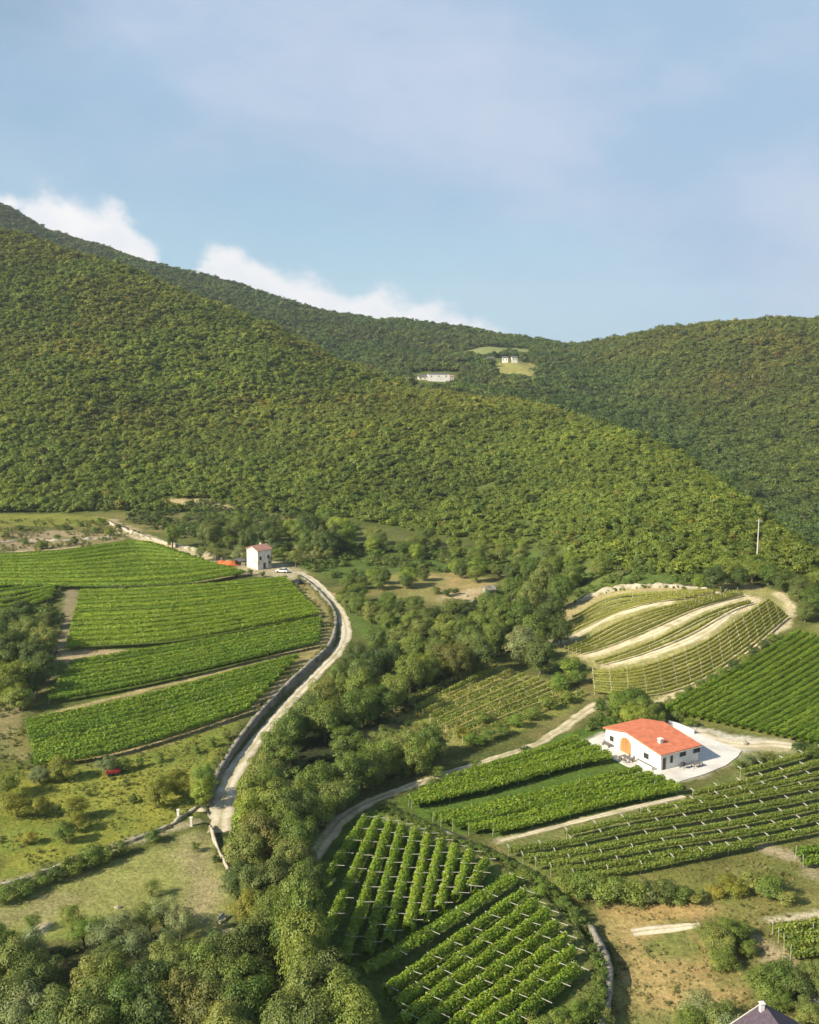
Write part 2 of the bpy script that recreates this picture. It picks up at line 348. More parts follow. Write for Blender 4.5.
def tile_mat(name, c1, c2, ang):
    """clay tiles in courses: wave bump along and across, tone from tile to tile"""
    m, nt, b = new_mat(name); L = nt.links
    tc = nd(nt, 'ShaderNodeTexCoord'); 
    mp = nd(nt, 'ShaderNodeMapping'); mp.inputs['Rotation'].default_value = (0, 0, ang); L.new(tc.outputs['Object'], mp.inputs[0])
    br = nd(nt, 'ShaderNodeTexBrick'); L.new(mp.outputs[0], br.inputs['Vector']); br.inputs['Scale'].default_value = 2.4
    br.inputs['Color1'].default_value = (*c1, 1); br.inputs['Color2'].default_value = (*c2, 1); br.inputs['Mortar'].default_value = (c1[0]*.6, c1[1]*.6, c1[2]*.6, 1)
    br.inputs['Mortar Size'].default_value = .035
    no = nd(nt, 'ShaderNodeTexNoise'); no.inputs['Scale'].default_value = .9; no.inputs['Detail'].default_value = 6; L.new(tc.outputs['Object'], no.inputs['Vector'])
    mr = nd(nt, 'ShaderNodeMapRange'); L.new(no.outputs[0], mr.inputs[0]); mr.inputs[1].default_value, mr.inputs[2].default_value, mr.inputs[3].default_value, mr.inputs[4].default_value = .3, .7, .82, 1.14
    mu = nd(nt, 'ShaderNodeMix', data_type='RGBA', blend_type='MULTIPLY'); mu.inputs[0].default_value = 1; L.new(br.outputs[0], mu.inputs[6]); L.new(mr.outputs[0], mu.inputs[7])
    L.new(mu.outputs[2], b.inputs['Base Color'])
    bp = nd(nt, 'ShaderNodeBump'); bp.inputs['Strength'].default_value = .5; bp.inputs['Distance'].default_value = .08; L.new(br.outputs['Fac'], bp.inputs['Height']); bp.invert = True
    L.new(bp.outputs[0], b.inputs['Normal']); b.inputs['Roughness'].default_value = .8
    return m
M['red_tiles'] = tile_mat('red_tiles', (.80, .24, .125), (.86, .31, .17), 0)
M['old_tiles'] = tile_mat('old_tiles', (.58, .29, .22), (.66, .37, .30), 0)

# ---------------------------------------------------------------- the ground: one sheet, its cover painted by zones
def axis(lo, a, b, hi, step, grow):
    mid_ = list(np.arange(a, b, step)); out = [mid_[-1]]; s = step
    up = []; v = mid_[-1]
    while v < hi: s = min(s*grow, 40); v += s; up.append(v)
    dn = []; v = mid_[0]; s = step
    while v > lo: s = min(s*grow, 40); v -= s; dn.append(v)
    return np.array(dn[::-1]+mid_+up)
XS = axis(-2300, -170, 175, 2300, 1.0, 1.06)
YS = axis(-320, 100, 400, 3600, 1.0, 1.045)
GX, GY = np.meshgrid(XS, YS)
GZ = height(GX, GY)
def poly_sd(pts, x, y):               # signed distance to a polygon, + inside
    pts = np.asarray(pts, float)[:, :2]; n = len(pts)
    d = np.full(x.shape, 1e9); ins = np.zeros(x.shape, bool)
    for i in range(n):
        ax, ay = pts[i]; bx, by = pts[(i+1) % n]
        ex, ey = bx-ax, by-ay; L2 = ex*ex+ey*ey+1e-9
        t = np.clip(((x-ax)*ex+(y-ay)*ey)/L2, 0, 1)
        d = np.minimum(d, np.hypot(x-ax-t*ex, y-ay-t*ey))
        c = (ay > y) != (by > y)
        with np.errstate(divide='ignore', invalid='ignore'): xi = ex*(y-ay)/(ey if abs(ey) > 1e-12 else 1e-12)+ax
        ins ^= c & (x < xi)
    return np.where(ins, d, -d)
def line_d(pts, x, y):
    pts = np.asarray(pts, float)[:, :2]; d = np.full(x.shape, 1e9)
    for (ax, ay), (bx, by) in zip(pts, pts[1:]):
        ex, ey = bx-ax, by-ay; t = np.clip(((x-ax)*ex+(y-ay)*ey)/(ex*ex+ey*ey+1e-9), 0, 1)
        d = np.minimum(d, np.hypot(x-ax-t*ex, y-ay-t*ey))
    return d
u_g = np.clip(GX/np.maximum(GY, 90), -1.6, 1.6)
FOOT = np.interp(u_g, UG, foot[0])
hillmask = smooth01((GY-FOOT+6)/12)
n1 = fbm(GX/14, GY/14, 21); n2 = fbm(GX/3.5, GY/3.5, 25, 3); n3 = fbm(GX/50, GY/50, 29, 3)
def blend(c, col, a): return c*(1-a[..., None])+np.array(col)*a[..., None]
GC = np.zeros((*GX.shape, 3)); GC[:] = (.12, .135, .04)
GC = blend(GC, (.21, .19, .07), smooth01((n1-.45)/.25))
GC = blend(GC, (.07, .10, .03), smooth01((n2-.55)/.2)*.6)
GC = blend(GC, (.11, .14, .035), hillmask)
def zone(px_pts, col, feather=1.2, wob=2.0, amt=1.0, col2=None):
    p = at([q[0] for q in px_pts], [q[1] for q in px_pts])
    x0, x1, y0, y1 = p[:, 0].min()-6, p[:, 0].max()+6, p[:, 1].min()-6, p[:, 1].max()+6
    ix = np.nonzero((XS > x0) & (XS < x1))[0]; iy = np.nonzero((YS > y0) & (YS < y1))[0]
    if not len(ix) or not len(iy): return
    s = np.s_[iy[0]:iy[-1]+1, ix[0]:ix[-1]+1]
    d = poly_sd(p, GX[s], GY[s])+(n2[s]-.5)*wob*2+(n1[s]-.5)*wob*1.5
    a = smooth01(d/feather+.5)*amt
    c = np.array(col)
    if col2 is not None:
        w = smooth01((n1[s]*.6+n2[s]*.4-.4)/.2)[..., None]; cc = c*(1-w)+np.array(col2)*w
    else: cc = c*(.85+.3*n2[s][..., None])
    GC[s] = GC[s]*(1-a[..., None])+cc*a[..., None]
def band(px_pts, w, col, wob=1.0, amt=1.0, feather=1.0):
    p = at([q[0] for q in px_pts], [q[1] for q in px_pts])
    x0, x1, y0, y1 = p[:, 0].min()-6-w, p[:, 0].max()+6+w, p[:, 1].min()-6-w, p[:, 1].max()+6+w
    ix = np.nonzero((XS > x0) & (XS < x1))[0]; iy = np.nonzero((YS > y0) & (YS < y1))[0]
    if not len(ix) or not len(iy): return
    s = np.s_[iy[0]:iy[-1]+1, ix[0]:ix[-1]+1]
    d = w/2-line_d(p, GX[s], GY[s])+(n2[s]-.5)*wob*2
    a = smooth01(d/feather+.5)*amt
    cc = np.array(col)*(.85+.3*n2[s][..., None])
    GC[s] = GC[s]*(1-a[..., None])+cc*a[..., None]
STRAW, SOIL, PALE, GRASS, LUSH = (.34, .27, .11), (.36, .25, .13), (.52, .44, .28), (.15, .17, .04), (.085, .14, .03)
# left hand meadows
zone([(0, 760), (45, 770), (100, 765), (160, 742), (235, 720), (215, 770), (205, 815), (140, 838), (60, 862), (0, 885)], (.27, .275, .052), 2, 2, 1, (.19, .225, .045))
zone([(-20, 905), (60, 878), (150, 848), (200, 830), (225, 868), (238, 912), (228, 948), (200, 955), (150, 918), (60, 938), (-20, 950)], (.285, .29, .095), 2, 2, 1, (.23, .255, .07))
zone([(165, 845), (200, 835), (222, 880), (205, 925), (180, 915), (185, 880)], (.40, .335, .185), 5, 3, .75)
zone([(0, 915), (60, 893), (90, 900), (60, 918), (0, 928)], (.34, .29, .15), 4, 3, .6)
band([(0, 886), (40, 874), (80, 858), (130, 842), (165, 830), (200, 820)], 2.0, (.42, .36, .22), 1.2, .8)
band([(18, 945), (30, 935), (40, 924)], .5, (.55, .46, .3), .1); band([(26, 945), (38, 935), (50, 922)], .5, (.55, .46, .3), .1)
zone([(-10, 690), (25, 715), (20, 740), (55, 775), (35, 780), (-10, 745)], (.30, .25, .12), 2, 3, .8, (.19, .2, .06))
# strips in and round the left vineyard
zone([(28, 722), (300, 652), (322, 640), (330, 655), (262, 712), (160, 748), (100, 762), (40, 768), (10, 738)], (.20, .19, .06), 1, 1, 1, (.27, .23, .09))
zone([(45, 700), (60, 650), (75, 590), (180, 586), (290, 575), (325, 622), (322, 640), (200, 676), (100, 702)], (.11, .15, .03), 1, 1)
zone([(-40, 556), (80, 550), (135, 541), (180, 553), (245, 573), (180, 586), (75, 590), (-40, 590)], (.10, .15, .03), 1, 1)
zone([(62, 652), (90, 648), (140, 652), (120, 660), (66, 664)], (.44, .34, .2), 1.5, 1.5, .95)
band([(30, 720), (100, 701), (160, 686), (200, 676), (262, 661), (322, 643)], 2.0, (.42, .35, .17), .8, .9)
band([(100, 757), (160, 740), (235, 717), (270, 692), (305, 668), (328, 648)], 3.2, (.40, .33, .17), 1.2, .95)
band([(296, 578), (318, 602), (328, 628), (325, 645), (300, 672)], 4.0, (.34, .29, .12), 1.2, .9)
band([(72, 590), (72, 612), (60, 640), (42, 680), (10, 712)], 4.0, (.30, .25, .15), 1.4, .8)
band([(75, 588), (180, 585), (245, 574)], 1.2, (.38, .33, .17), .6, .8)
# upper left terrace
zone([(-40, 515), (60, 514), (105, 518), (110, 524), (60, 527), (-40, 525)], (.21, .22, .05), 2, 2)
zone([(-40, 533), (50, 530), (100, 532), (130, 538), (90, 548), (-40, 553)], (.33, .26, .16), 2, 3, 1, (.22, .2, .08))
band([(-40, 553), (60, 549), (100, 545)], 1.2, (.5, .42, .27), .8)
zone([(112, 520), (135, 530), (165, 540), (200, 549), (235, 562), (225, 568), (190, 557), (150, 547), (115, 532)], PALE, 2, 2.5, 1, (.42, .33, .2))
zone([(145, 503), (165, 498), (205, 499), (245, 508), (215, 512), (190, 507), (160, 507)], (.46, .37, .2), 1.5, 2, 1, (.3, .25, .1))
# tower house and meadows in the middle
zone([(235, 562), (290, 560), (310, 572), (290, 580), (240, 575)], (.40, .35, .22), 2, 1.5)
zone([(325, 590), (360, 597), (410, 618), (405, 640), (365, 640), (345, 620)], (.115, .165, .04), 1.5, 1)
band([(335, 594), (360, 602), (388, 612)], 3.0, (.52, .34, .17), 1.2)
zone([(370, 578), (400, 574), (470, 571), (492, 580), (500, 598), (470, 608), (430, 600), (390, 588)], (.36, .28, .12), 2, 2, 1, (.26, .24, .085))
zone([(440, 596), (490, 584), (496, 600), (470, 610), (448, 606)], (.48, .38, .22), 2, 2.5, .9)
zone([(495, 572), (540, 568), (545, 580), (510, 584)], (.36, .29, .14), 2, 2)
zone([(270, 540), (400, 545), (520, 548), (560, 562), (600, 575), (720, 582), (700, 588), (580, 600), (500, 572), (400, 572), (330, 580), (280, 560)], (.10, .155, .035), 3, 2, .8)
# ravine
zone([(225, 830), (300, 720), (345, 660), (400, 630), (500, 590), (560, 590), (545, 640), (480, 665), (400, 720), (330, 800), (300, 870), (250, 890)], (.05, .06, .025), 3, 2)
zone([(345, 735), (400, 700), (430, 690), (420, 705), (370, 740)], (.36, .29, .12), 2, 2, .8)
# young vineyard, track verge, red house plot
zone([(400, 712), (490, 660), (530, 675), (590, 692), (560, 715), (470, 748), (430, 745)], (.29, .28, .085), 2, 2, 1, (.22, .245, .055))
zone([(390, 802), (470, 768), (560, 738), (600, 715), (640, 725), (600, 742), (660, 782), (690, 796), (560, 830), (500, 838), (440, 830)], (.10, .16, .03), 1, 1)
zone([(500, 842), (690, 797), (740, 766), (819, 742), (900, 730), (900, 830), (760, 848), (640, 874), (545, 880)], (.22, .22, .08), 1.5, 1.2, 1, (.15, .18, .05))
band([(497, 841), (540, 830), (600, 815), (680, 797)], 1.0, (.56, .48, .3), .5)
zone([(655, 712), (800, 632), (900, 590), (900, 750), (800, 742), (700, 726)], (.19, .20, .06), 1, 1)
zone([(655, 704), (700, 684), (745, 655), (790, 625), (796, 632), (720, 682), (680, 706)], (.14, .16, .04), 1, 1)
# terraced vineyard
zone([(545, 645), (575, 600), (650, 586), (735, 582), (788, 594), (795, 612), (745, 654), (690, 690), (655, 706), (612, 692), (598, 672)], (.33, .305, .125), 1.5, 1.2, 1, (.26, .26, .09))
zone([(575, 602), (650, 588), (735, 582), (765, 587), (750, 590), (735, 587), (680, 590), (640, 591), (590, 604), (565, 622), (558, 620)], (.44, .32, .18), 1.5, 2.5, .9, (.40, .34, .17))
for c, w in (([(553, 643), (600, 622), (640, 607), (668, 602)], 3.0), ([(586, 656), (650, 635), (700, 610), (745, 597)], 3.4), ([(608, 665), (650, 655), (700, 635), (735, 610), (755, 600)], 3.4), ([(655, 704), (700, 683), (745, 654), (785, 624), (792, 608), (780, 594)], 2.6)):
    band(c, w, (.56, .48, .30), 1.0)
# pale ground round the drive
zone([(686, 722), (715, 729), (755, 738), (792, 740), (794, 751), (752, 751), (738, 758), (724, 768), (700, 778), (660, 786), (630, 772)], (.62, .57, .47), 1.5, 1.6, .95, (.42, .38, .22))
zone([(586, 741), (602, 732), (612, 738), (600, 752)], (.62, .57, .47), 1.5, 1.0, .9)
zone([(-30, 955), (60, 945), (130, 935), (190, 925), (200, 955), (235, 945), (250, 890), (310, 900), (330, 960), (390, 1060), (-30, 1060)], (.07, .075, .03), 3, 2)  # thicket floor: shade between the crowns put into a dark soil colour
# slopes at the lower right
zone([(583, 885), (640, 905), (720, 935), (770, 965), (740, 1024), (600, 1030), (612, 960)], (.40, .30, .125), 3, 3, 1, (.23, .22, .075))
zone([(560, 880), (700, 868), (819, 838), (900, 830), (900, 1030), (770, 975), (700, 930), (600, 905)], (.24, .225, .07), 3, 3, 1, (.17, .18, .05))
zone([(636, 938), (700, 934), (724, 950), (690, 968), (640, 956)], (.19, .21, .06), 3, 3, .9)
zone([(610, 975), (650, 985), (660, 1024), (610, 1024)], (.21, .22, .07), 4, 4, .8)
zone([(600, 908), (660, 902), (720, 908), (690, 918), (620, 922)], (.40, .28, .12), 2, 2, .9)
zone([(765, 850), (800, 862), (819, 880), (819, 866), (795, 852)], (.40, .33, .21), 2, 2)
zone([(748, 930), (765, 940), (800, 962), (775, 970), (755, 950)], (.46, .37, .22), 2, 2)
band([(768, 921), (819, 914), (870, 906)], 1.2, (.6, .52, .36), .5)
zone([(385, 806), (440, 832), (500, 856), (545, 884), (582, 920), (604, 965), (606, 1030), (330, 1030), (300, 940), (310, 870), (345, 825)], (.11, .16, .035), 1, .8)
band([(400, 818), (450, 842), (510, 868), (550, 900), (578, 940), (590, 985), (585, 1020)], 4.5, (.17, .19, .055), 1.0)
band([(520, 885), (470, 915), (400, 962), (360, 985)], 2.6, (.13, .17, .05), .8)
# clearings high on the slopes
zone([(488, 372), (500, 362), (530, 361), (545, 372), (530, 382), (500, 378)], (.32, .30, .10), 3, 5)
zone([(450, 352), (490, 345), (530, 348), (535, 356), (480, 357)], (.24, .27, .10), 4, 6)

def ground():
    ny, nx = GX.shape
    V = np.stack([GX, GY, GZ], axis=-1).reshape(-1, 3)
    i = (np.arange(ny-1)[:, None]*nx+np.arange(nx-1)[None]).ravel()
    Fq = np.stack([i, i+1, i+nx+1, i+nx], axis=1)
    m, nt, b = new_mat('ground_cover'); L = nt.links
    a = nd(nt, 'ShaderNodeAttribute', attribute_name='tone'); g = nd(nt, 'ShaderNodeNewGeometry')
    def no(scale, lo, hi, det=8):
        n = nd(nt, 'ShaderNodeTexNoise'); n.inputs['Scale'].default_value = scale; n.inputs['Detail'].default_value = det; n.inputs['Roughness'].default_value = .7
        L.new(g.outputs['Position'], n.inputs['Vector'])
        r = nd(nt, 'ShaderNodeMapRange'); L.new(n.outputs[0], r.inputs[0]); r.inputs[1].default_value, r.inputs[2].default_value = .25, .75; r.inputs[3].default_value, r.inputs[4].default_value = lo, hi
        return n.outputs[0], r.outputs[0]
    k1, r1 = no(1.6, .45, 1.55, 10); k2, r2 = no(.14, .72, 1.28, 6)
    mm = nd(nt, 'ShaderNodeMath', operation='MULTIPLY'); L.new(r1, mm.inputs[0]); L.new(r2, mm.inputs[1])
    mu = nd(nt, 'ShaderNodeMix', data_type='RGBA', blend_type='MULTIPLY'); mu.inputs[0].default_value = 1; L.new(a.outputs['Color'], mu.inputs[6]); L.new(mm.outputs[0], mu.inputs[7])
    hs = nd(nt, 'ShaderNodeHueSaturation'); L.new(mu.outputs[2], hs.inputs['Color'])
    k3, r3 = no(.45, .485, .515, 5); L.new(r3, hs.inputs['Hue'])
    L.new(hs.outputs[0], b.inputs['Base Color']); b.inputs['Roughness'].default_value = .95; b.inputs['Specular IOR Level'].default_value = .05
    bp = nd(nt, 'ShaderNodeBump'); bp.inputs['Strength'].default_value = .9; bp.inputs['Distance'].default_value = .35; L.new(k1, bp.inputs['Height']); L.new(bp.outputs[0], b.inputs['Normal'])
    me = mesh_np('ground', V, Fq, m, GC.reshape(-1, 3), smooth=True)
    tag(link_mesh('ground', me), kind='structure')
ground()

def curve(px_pts, step=1.0, off=0.0):  # smooth world curve through points of the photograph
    p = at([q[0] for q in px_pts], [q[1] for q in px_pts], off)[:, :2]
    if len(p) == 2: c = p
    else:
        t = np.concatenate([[0], np.cumsum(np.hypot(*np.diff(p, axis=0).T)**.5)])
        out = []
        q = np.concatenate([[2*p[0]-p[1]], p, [2*p[-1]-p[-2]]])
        for i in range(len(p)-1):
            s = np.linspace(0, 1, 14, endpoint=False)[:, None]
            a, b, c_, d = q[i], q[i+1], q[i+2], q[i+3]
            out.append(.5*((2*b)+(c_-a)*s+(2*a-5*b+4*c_-d)*s*s+(3*b-a-3*c_+d)*s**3))
        c = np.concatenate(out+[p[-1:]])
    L = np.concatenate([[0], np.cumsum(np.hypot(*np.diff(c, axis=0).T))])
    n = max(2, int(L[-1]/step)+1); s = np.linspace(0, L[-1], n)
    return np.stack([np.interp(s, L, c[:, 0]), np.interp(s, L, c[:, 1])], axis=1)
def tangents(c):
    t = np.gradient(c, axis=0); t /= np.linalg.norm(t, axis=1, keepdims=True)+1e-9
    return t, np.stack([-t[:, 1], t[:, 0]], axis=1)
def ribbon(name, px_pts, width, mat, lift=.07, rag=.35, kind='structure', seed=0):
    c = curve(px_pts, .8); t, nrm = tangents(c); n = len(c); k = 9
    rg = np.random.default_rng(seed+5)
    w = (width/2 if np.isscalar(width) else np.interp(np.linspace(0, 1, n), np.linspace(0, 1, len(width)), width)/2)
    jl = (fbm(np.arange(n)/3.0, np.zeros(n), seed)-.5)*2*rag; jr = (fbm(np.arange(n)/3.0, np.ones(n)*9, seed)-.5)*2*rag
    V = []; T = []; cols = [(.55, .58, .38), (.85, .84, .75), (1.06, 1.05, 1.03), (1.0, .98, .92), (.68, .70, .50), (1.0, .98, .92), (1.06, 1.05, 1.03), (.85, .84, .75), (.55, .58, .38)]
    for j in range(k):
        v = fbm(np.arange(n)/6.0, np.full(n, j*.7), seed+40, 3); T.append(np.array(cols[j])[None]*(1-.0*v[:, None])*(.8+.4*v[:, None]))
        f = j/(k-1)*2-1; off = f*w+np.where(f < 0, jl, jr)*abs(f)
        q = c+nrm*off[:, None]; V.append(np.concatenate([q, (height(q[:, 0], q[:, 1])+lift-(.1 if abs(f) == 1 else 0))[:, None]], axis=1))
    V = np.stack(V, axis=1).reshape(-1, 3); T = np.stack(T, axis=1).reshape(-1, 3)
    i = (np.arange(n-1)[:, None]*k+np.arange(k-1)[None]).ravel()
    return tag(link_mesh(name, mesh_np(name, V, np.stack([i, i+k, i+k+1, i+1], axis=1), mat, T, smooth=True)), kind=kind)
ribbon('gravel_road', [(218, 833), (222, 812), (226, 792), (236, 768), (262, 735), (290, 702), (318, 673), (338, 652), (346, 634), (341, 614), (326, 593), (308, 577), (286, 569)], [4.0, 4.0, 3.0, 2.8, 3.0, 3.4, 3.5, 3.0, 2.6], M['gravel'], rag=.5, seed=1)
ribbon('gravel_road', [(205, 812), (212, 802), (217, 818)], 3.0, M['gravel'], .06, seed=2)
ribbon('farm_track', [(300, 878), (312, 858), (326, 838), (347, 815), (382, 797), (430, 779), (480, 763), (530, 747), (562, 729), (588, 710), (606, 701)], [3.4, 3.0, 2.4, 2.2, 2.0, 2.2, 2.8, 3.6], M['sand_track'], rag=.6, seed=3)
ribbon('wheel_rut', [(17, 946), (27, 937), (38, 926)], .5, M['pale_earth'], .06, rag=.12, seed=21)
ribbon('wheel_rut', [(25, 948), (36, 937), (47, 927)], .55, M['pale_earth'], .06, rag=.12, seed=22)
ribbon('footpath', [(500, 841), (540, 831), (600, 816), (640, 806), (684, 796)], [.7, 1.0, 1.3, 1.3, 1.0], M['gravel'], .06, rag=.25, seed=9)
for q_ in ([(553, 644), (600, 622), (640, 608), (668, 602)], [(587, 656), (650, 635), (700, 611), (745, 597)], [(610, 665), (650, 655), (700, 635), (735, 611), (752, 601)]):
    ribbon('earth_bank', q_, [1.6, 2.9, 2.6, 1.2], M['pale_earth'], .09, rag=.5, seed=int(q_[0][0]))
ribbon('track_patch', [(236, 880), (246, 868), (262, 862)], 4.0, M['gravel'], .06, seed=4)
ribbon('sand_path', [(632, 933), (655, 930), (700, 925)], [2.0, 2.4, 1.0], M['gravel'], .07, seed=5)
ribbon('sand_path', [(795, 1003), (819, 997), (850, 990)], 3.0, M['gravel'], .07, seed=6)
ribbon('yard_track', [(697, 737), (720, 742), (745, 745), (770, 744), (792, 746)], [6.0, 5.0, 4.0, 4.4, 3.4], M['gravel'], .07, rag=.8, seed=7)

# paved yard round the red roofed house
def slab(name, px_pts, mat, lift):
    p = at([q[0] for q in px_pts], [q[1] for q in px_pts]); z = max(height(p[:, 0], p[:, 1]))+lift
    MBx = MB(); MBx.prism([(x, y, z-1.2) for x, y, _ in p], (0, 0, 1.2)); o = MBx.build(name, mat, bevel=.03); tag(o, kind='structure'); return z
YARD_Z = slab('paved_yard', [(588, 741), (608, 757), (640, 773), (664, 783), (680, 782), (704, 775), (726, 766), (738, 757), (742, 751), (715, 741), (698, 734), (684, 726), (640, 722), (606, 733)], M['concrete'], .08)

# haze: one closed box round camera and scene
def haze():
    b = MB(); b.box(-2600, 2600, -420, 4400, -45, 330)
    m = bpy.data.materials.new('haze'); m.use_nodes = True; nt = m.node_tree
    for n in list(nt.nodes): nt.nodes.remove(n)
    o = nd(nt, 'ShaderNodeOutputMaterial'); v = nd(nt, 'ShaderNodeVolumePrincipled')
    v.inputs['Color'].default_value = (.80, .88, 1.0, 1); v.inputs['Density'].default_value = .00008; v.inputs['Anisotropy'].default_value = .1
    nt.links.new(v.outputs[0], o.inputs['Volume'])
    tag(b.build('haze', m), kind='stuff')
HAZE = True
if HAZE: haze()

# ---------------------------------------------------------------- walls
def wall(name, px_pts, hgt, thick, mat, label, cat, group=None, lift=0.0, seed=0, base=.4, even=False):
    c = curve(px_pts, .6); t, nrm = tangents(c); n = len(c)
    zi, zo = (height(c[:, 0]+nrm[:, 0]*k, c[:, 1]+nrm[:, 1]*k) for k in (1.9, -1.9)); z = np.minimum(zi, zo); top = np.maximum(zi, zo)+hgt*(.25+1.5*fbm(np.arange(n)/3.0, np.zeros(n), seed+3, 3))
    if even: top[:] = z.max()+hgt*.7
    tk = thick*(.6+.8*fbm(np.arange(n)/2.0, np.ones(n)*4, seed+9))
    Lf, Rt = c+nrm*tk[:, None]/2, c-nrm*tk[:, None]/2
    ring = [np.concatenate([Lf, (z-base)[:, None]], 1), np.concatenate([Lf*.9+c*.1, top[:, None]], 1), np.concatenate([Rt*.9+c*.1, top[:, None]], 1), np.concatenate([Rt, (z-base)[:, None]], 1)]
    V = np.stack(ring, axis=1).reshape(-1, 3)
    i = np.arange(n-1)*4
    Fq = np.concatenate([np.stack([i+k, i+4+k, i+5+k, i+1+k], 1) for k in range(3)]+[np.array([[0, 1, 2, 3], [4*n-1, 4*n-2, 4*n-3, 4*n-4]])])
    return tag(link_mesh(name, mesh_np(name, V, Fq[:, ::-1], mat)), label, cat, group)
wall('stone_wall', W_ROAD, .3, 1.0, M['stone'], 'tall rough stone wall along the uphill edge of the winding gravel road', 'wall')
wall('stone_wall', W_FIELD, .12, .9, M['stone'], 'curved stone wall round the walled pergola vineyard', 'wall', seed=4)
wall('stone_wall', [(-10, 890), (40, 875), (80, 859), (130, 842), (165, 829), (197, 808)], .45, .6, M['pale_stone'], 'low tumbled pale stone wall between the yellow orchard meadow and the mown meadow', 'wall', seed=8)
wall('stone_wall', [(210, 829), (216, 845), (226, 866), (234, 885)], .5, .45, M['pale_stone'], 'low stone wall between the mown meadow and the roadside trees', 'wall', seed=9)
wall('stone_wall', [(110, 524), (140, 536), (170, 545), (200, 552), (222, 560)], .9, 1.2, M['pale_stone'], 'crumbling pale dry stone wall climbing from the white tower house to the top terrace', 'wall', seed=12)
wall('stone_wall', [(575, 604), (600, 594), (640, 588), (680, 588), (708, 592)], .8, .8, M['pale_stone'], 'broken pale stone wall along the top of the terraced vineyard', 'wall', seed=15)
wall('stone_wall', [(-20, 545), (25, 541), (60, 541), (110, 538)], .7, .7, M['pale_stone'], 'low stone wall among bushes on the bare upper terrace', 'wall', seed=18)
wall('retaining_wall', [(668, 725), (680, 729), (694, 735)], 1.5, .5, M['plaster'], 'white rendered retaining wall behind the red roofed house', 'wall', seed=2, even=True)

# ---------------------------------------------------------------- buildings
def at_z(px, py, z):
    y = (z-CAM_H)/float(ratio(py)); return Vector((u_of(px, py)*y, y, z))
def frame_from(o, ax, ay):
    Mx = Matrix.Identity(4); X = Vector((ax[0], ax[1], 0)).normalized(); Y = Vector((-X.y, X.x, 0))
    return math.atan2(X.y, X.x)
def gable_house(name, label, loc, rz, LX, LY, he, hr, mats, ridge_at=.5, hel=None, ov=.5, group=None, cat='house', tile_ang=0):
    """origin at a corner; ridge runs along X at Y=ridge_at*LY; eaves he at Y=0 and hel at Y=LY"""
    wm, rm = mats; hel = he if hel is None else hel; ry = ridge_at*LY
    r = empty(name, loc, rz); tag(r, label, cat, group)
    b = MB(); b.prism([(0, 0, -.8), (0, LY, -.8), (0, LY, hel), (0, ry, hr), (0, 0, he)], (LX, 0, 0)); b.build('wall', wm, r)
    s1, s2 = (hr-he)/ry, (hr-hel)/(LY-ry); t = .2; e = .03
    b = MB(); b.prism([(-ov, -ov, he-s1*ov+e), (-ov, ry, hr+e), (-ov, LY+ov, hel-s2*ov+e), (-ov, LY+ov, hel-s2*ov+t+e), (-ov, ry, hr+t+e), (-ov, -ov, he-s1*ov+t+e)], (LX+2*ov, 0, 0))
    ro = b.build('roof', rm, r)
    return r, ro
def window(parent, side, p, z0, w, h, mat=None, LX=0, LY=0, shutter=False, name='window'):
    """an opening on the wall X=0 (side 'x') or Y=0 (side 'y'), centred at p along it: frame, with pane"""
    def B(b, a0, a1, d0, d1, c0, c1):
        if side == 'x': b.box(d0, d1, a0, a1, c0, c1)
        elif side == 'y': b.box(a0, a1, d0, d1, c0, c1)
    b = MB(); f = .09
    B(b, p-w/2-f, p+w/2+f, -.05, .04, z0-f, z0); B(b, p-w/2-f, p+w/2+f, -.05, .04, z0+h, z0+h+f)
    B(b, p-w/2-f, p-w/2, -.05, .04, z0, z0+h); B(b, p+w/2, p+w/2+f, -.05, .04, z0, z0+h)
    fr = b.build(name, M['pale_trim'], parent)
    b = MB(); B(b, p-w/2, p+w/2, -.025, .03, z0, z0+h); b.build('pane', mat or M['glass'], fr)
    return fr

# the red roofed house
p1 = at_z(660.6, 770.6, YARD_Z); pa = at_z(605.4, 742.5, YARD_Z); pb = at_z(698.4, 762.3, YARD_Z)
LA = (pa-p1).length; rzh = math.atan2((p1-pa).x, -(p1-pa).y)      # Y axis of the house points to pa
LB = 9.0
H1, ro = gable_house('farmhouse', 'white single storey house with a bright red tiled roof on a pale paved yard', (p1.x, p1.y, YARD_Z), rzh, LB, LA, 3.0, 4.15, (M['plaster'], M['red_tiles']), .62, 2.9, .45)
yr = .62*LA
pts = [(-.06, yr+1.5*math.cos(k*math.pi/14), 1.45+1.5*math.sin(k*math.pi/14)) for k in range(15)]
b = MB(); b.prism([(-.07, yr+1.5, .02)]+pts+[(-.07, yr-1.5, .02)], (.1, 0, 0)) if False else b.prism([(-.07, yr+1.5, .02)]+[(-.07, q[1], q[2]) for q in pts]+[(-.07, yr-1.5, .02)], (.1, 0, 0))
d = b.build('door', M['orange_wood'], H1); d['label'] = 'round topped orange wooden door under the gable'
b = MB()
for q in (-.5, .0, .5): b.box(-.085, -.068, yr+q-.03, yr+q+.03, .1, 2.7)
b.build('door_strap', M['wood_dark'], d)
window(H1, 'x', LA*.88, .9, 1.1, 1.0); window(H1, 'x', LA*.25, .9, 1.3, 1.0)
f = window(H1, 'y', .75, .02, .8, 2.2, M['wood_dark'], name='door'); f['label'] = 'dark narrow door beside the house corner'
window(H1, 'y', 2.5, 1.0, .6, 1.3); window(H1, 'y', 5.2, 1.7, 1.5, .8); window(H1, 'y', 8.6, 1.7, 1.7, .9)
b = MB(); b.box(-.35, .35, -.35, .35, -.9, .75); b.box(-.45, .45, -.45, .45, .75, .87)
zr = 3.0+(4.15-3.0)/yr*LA*.21+.2
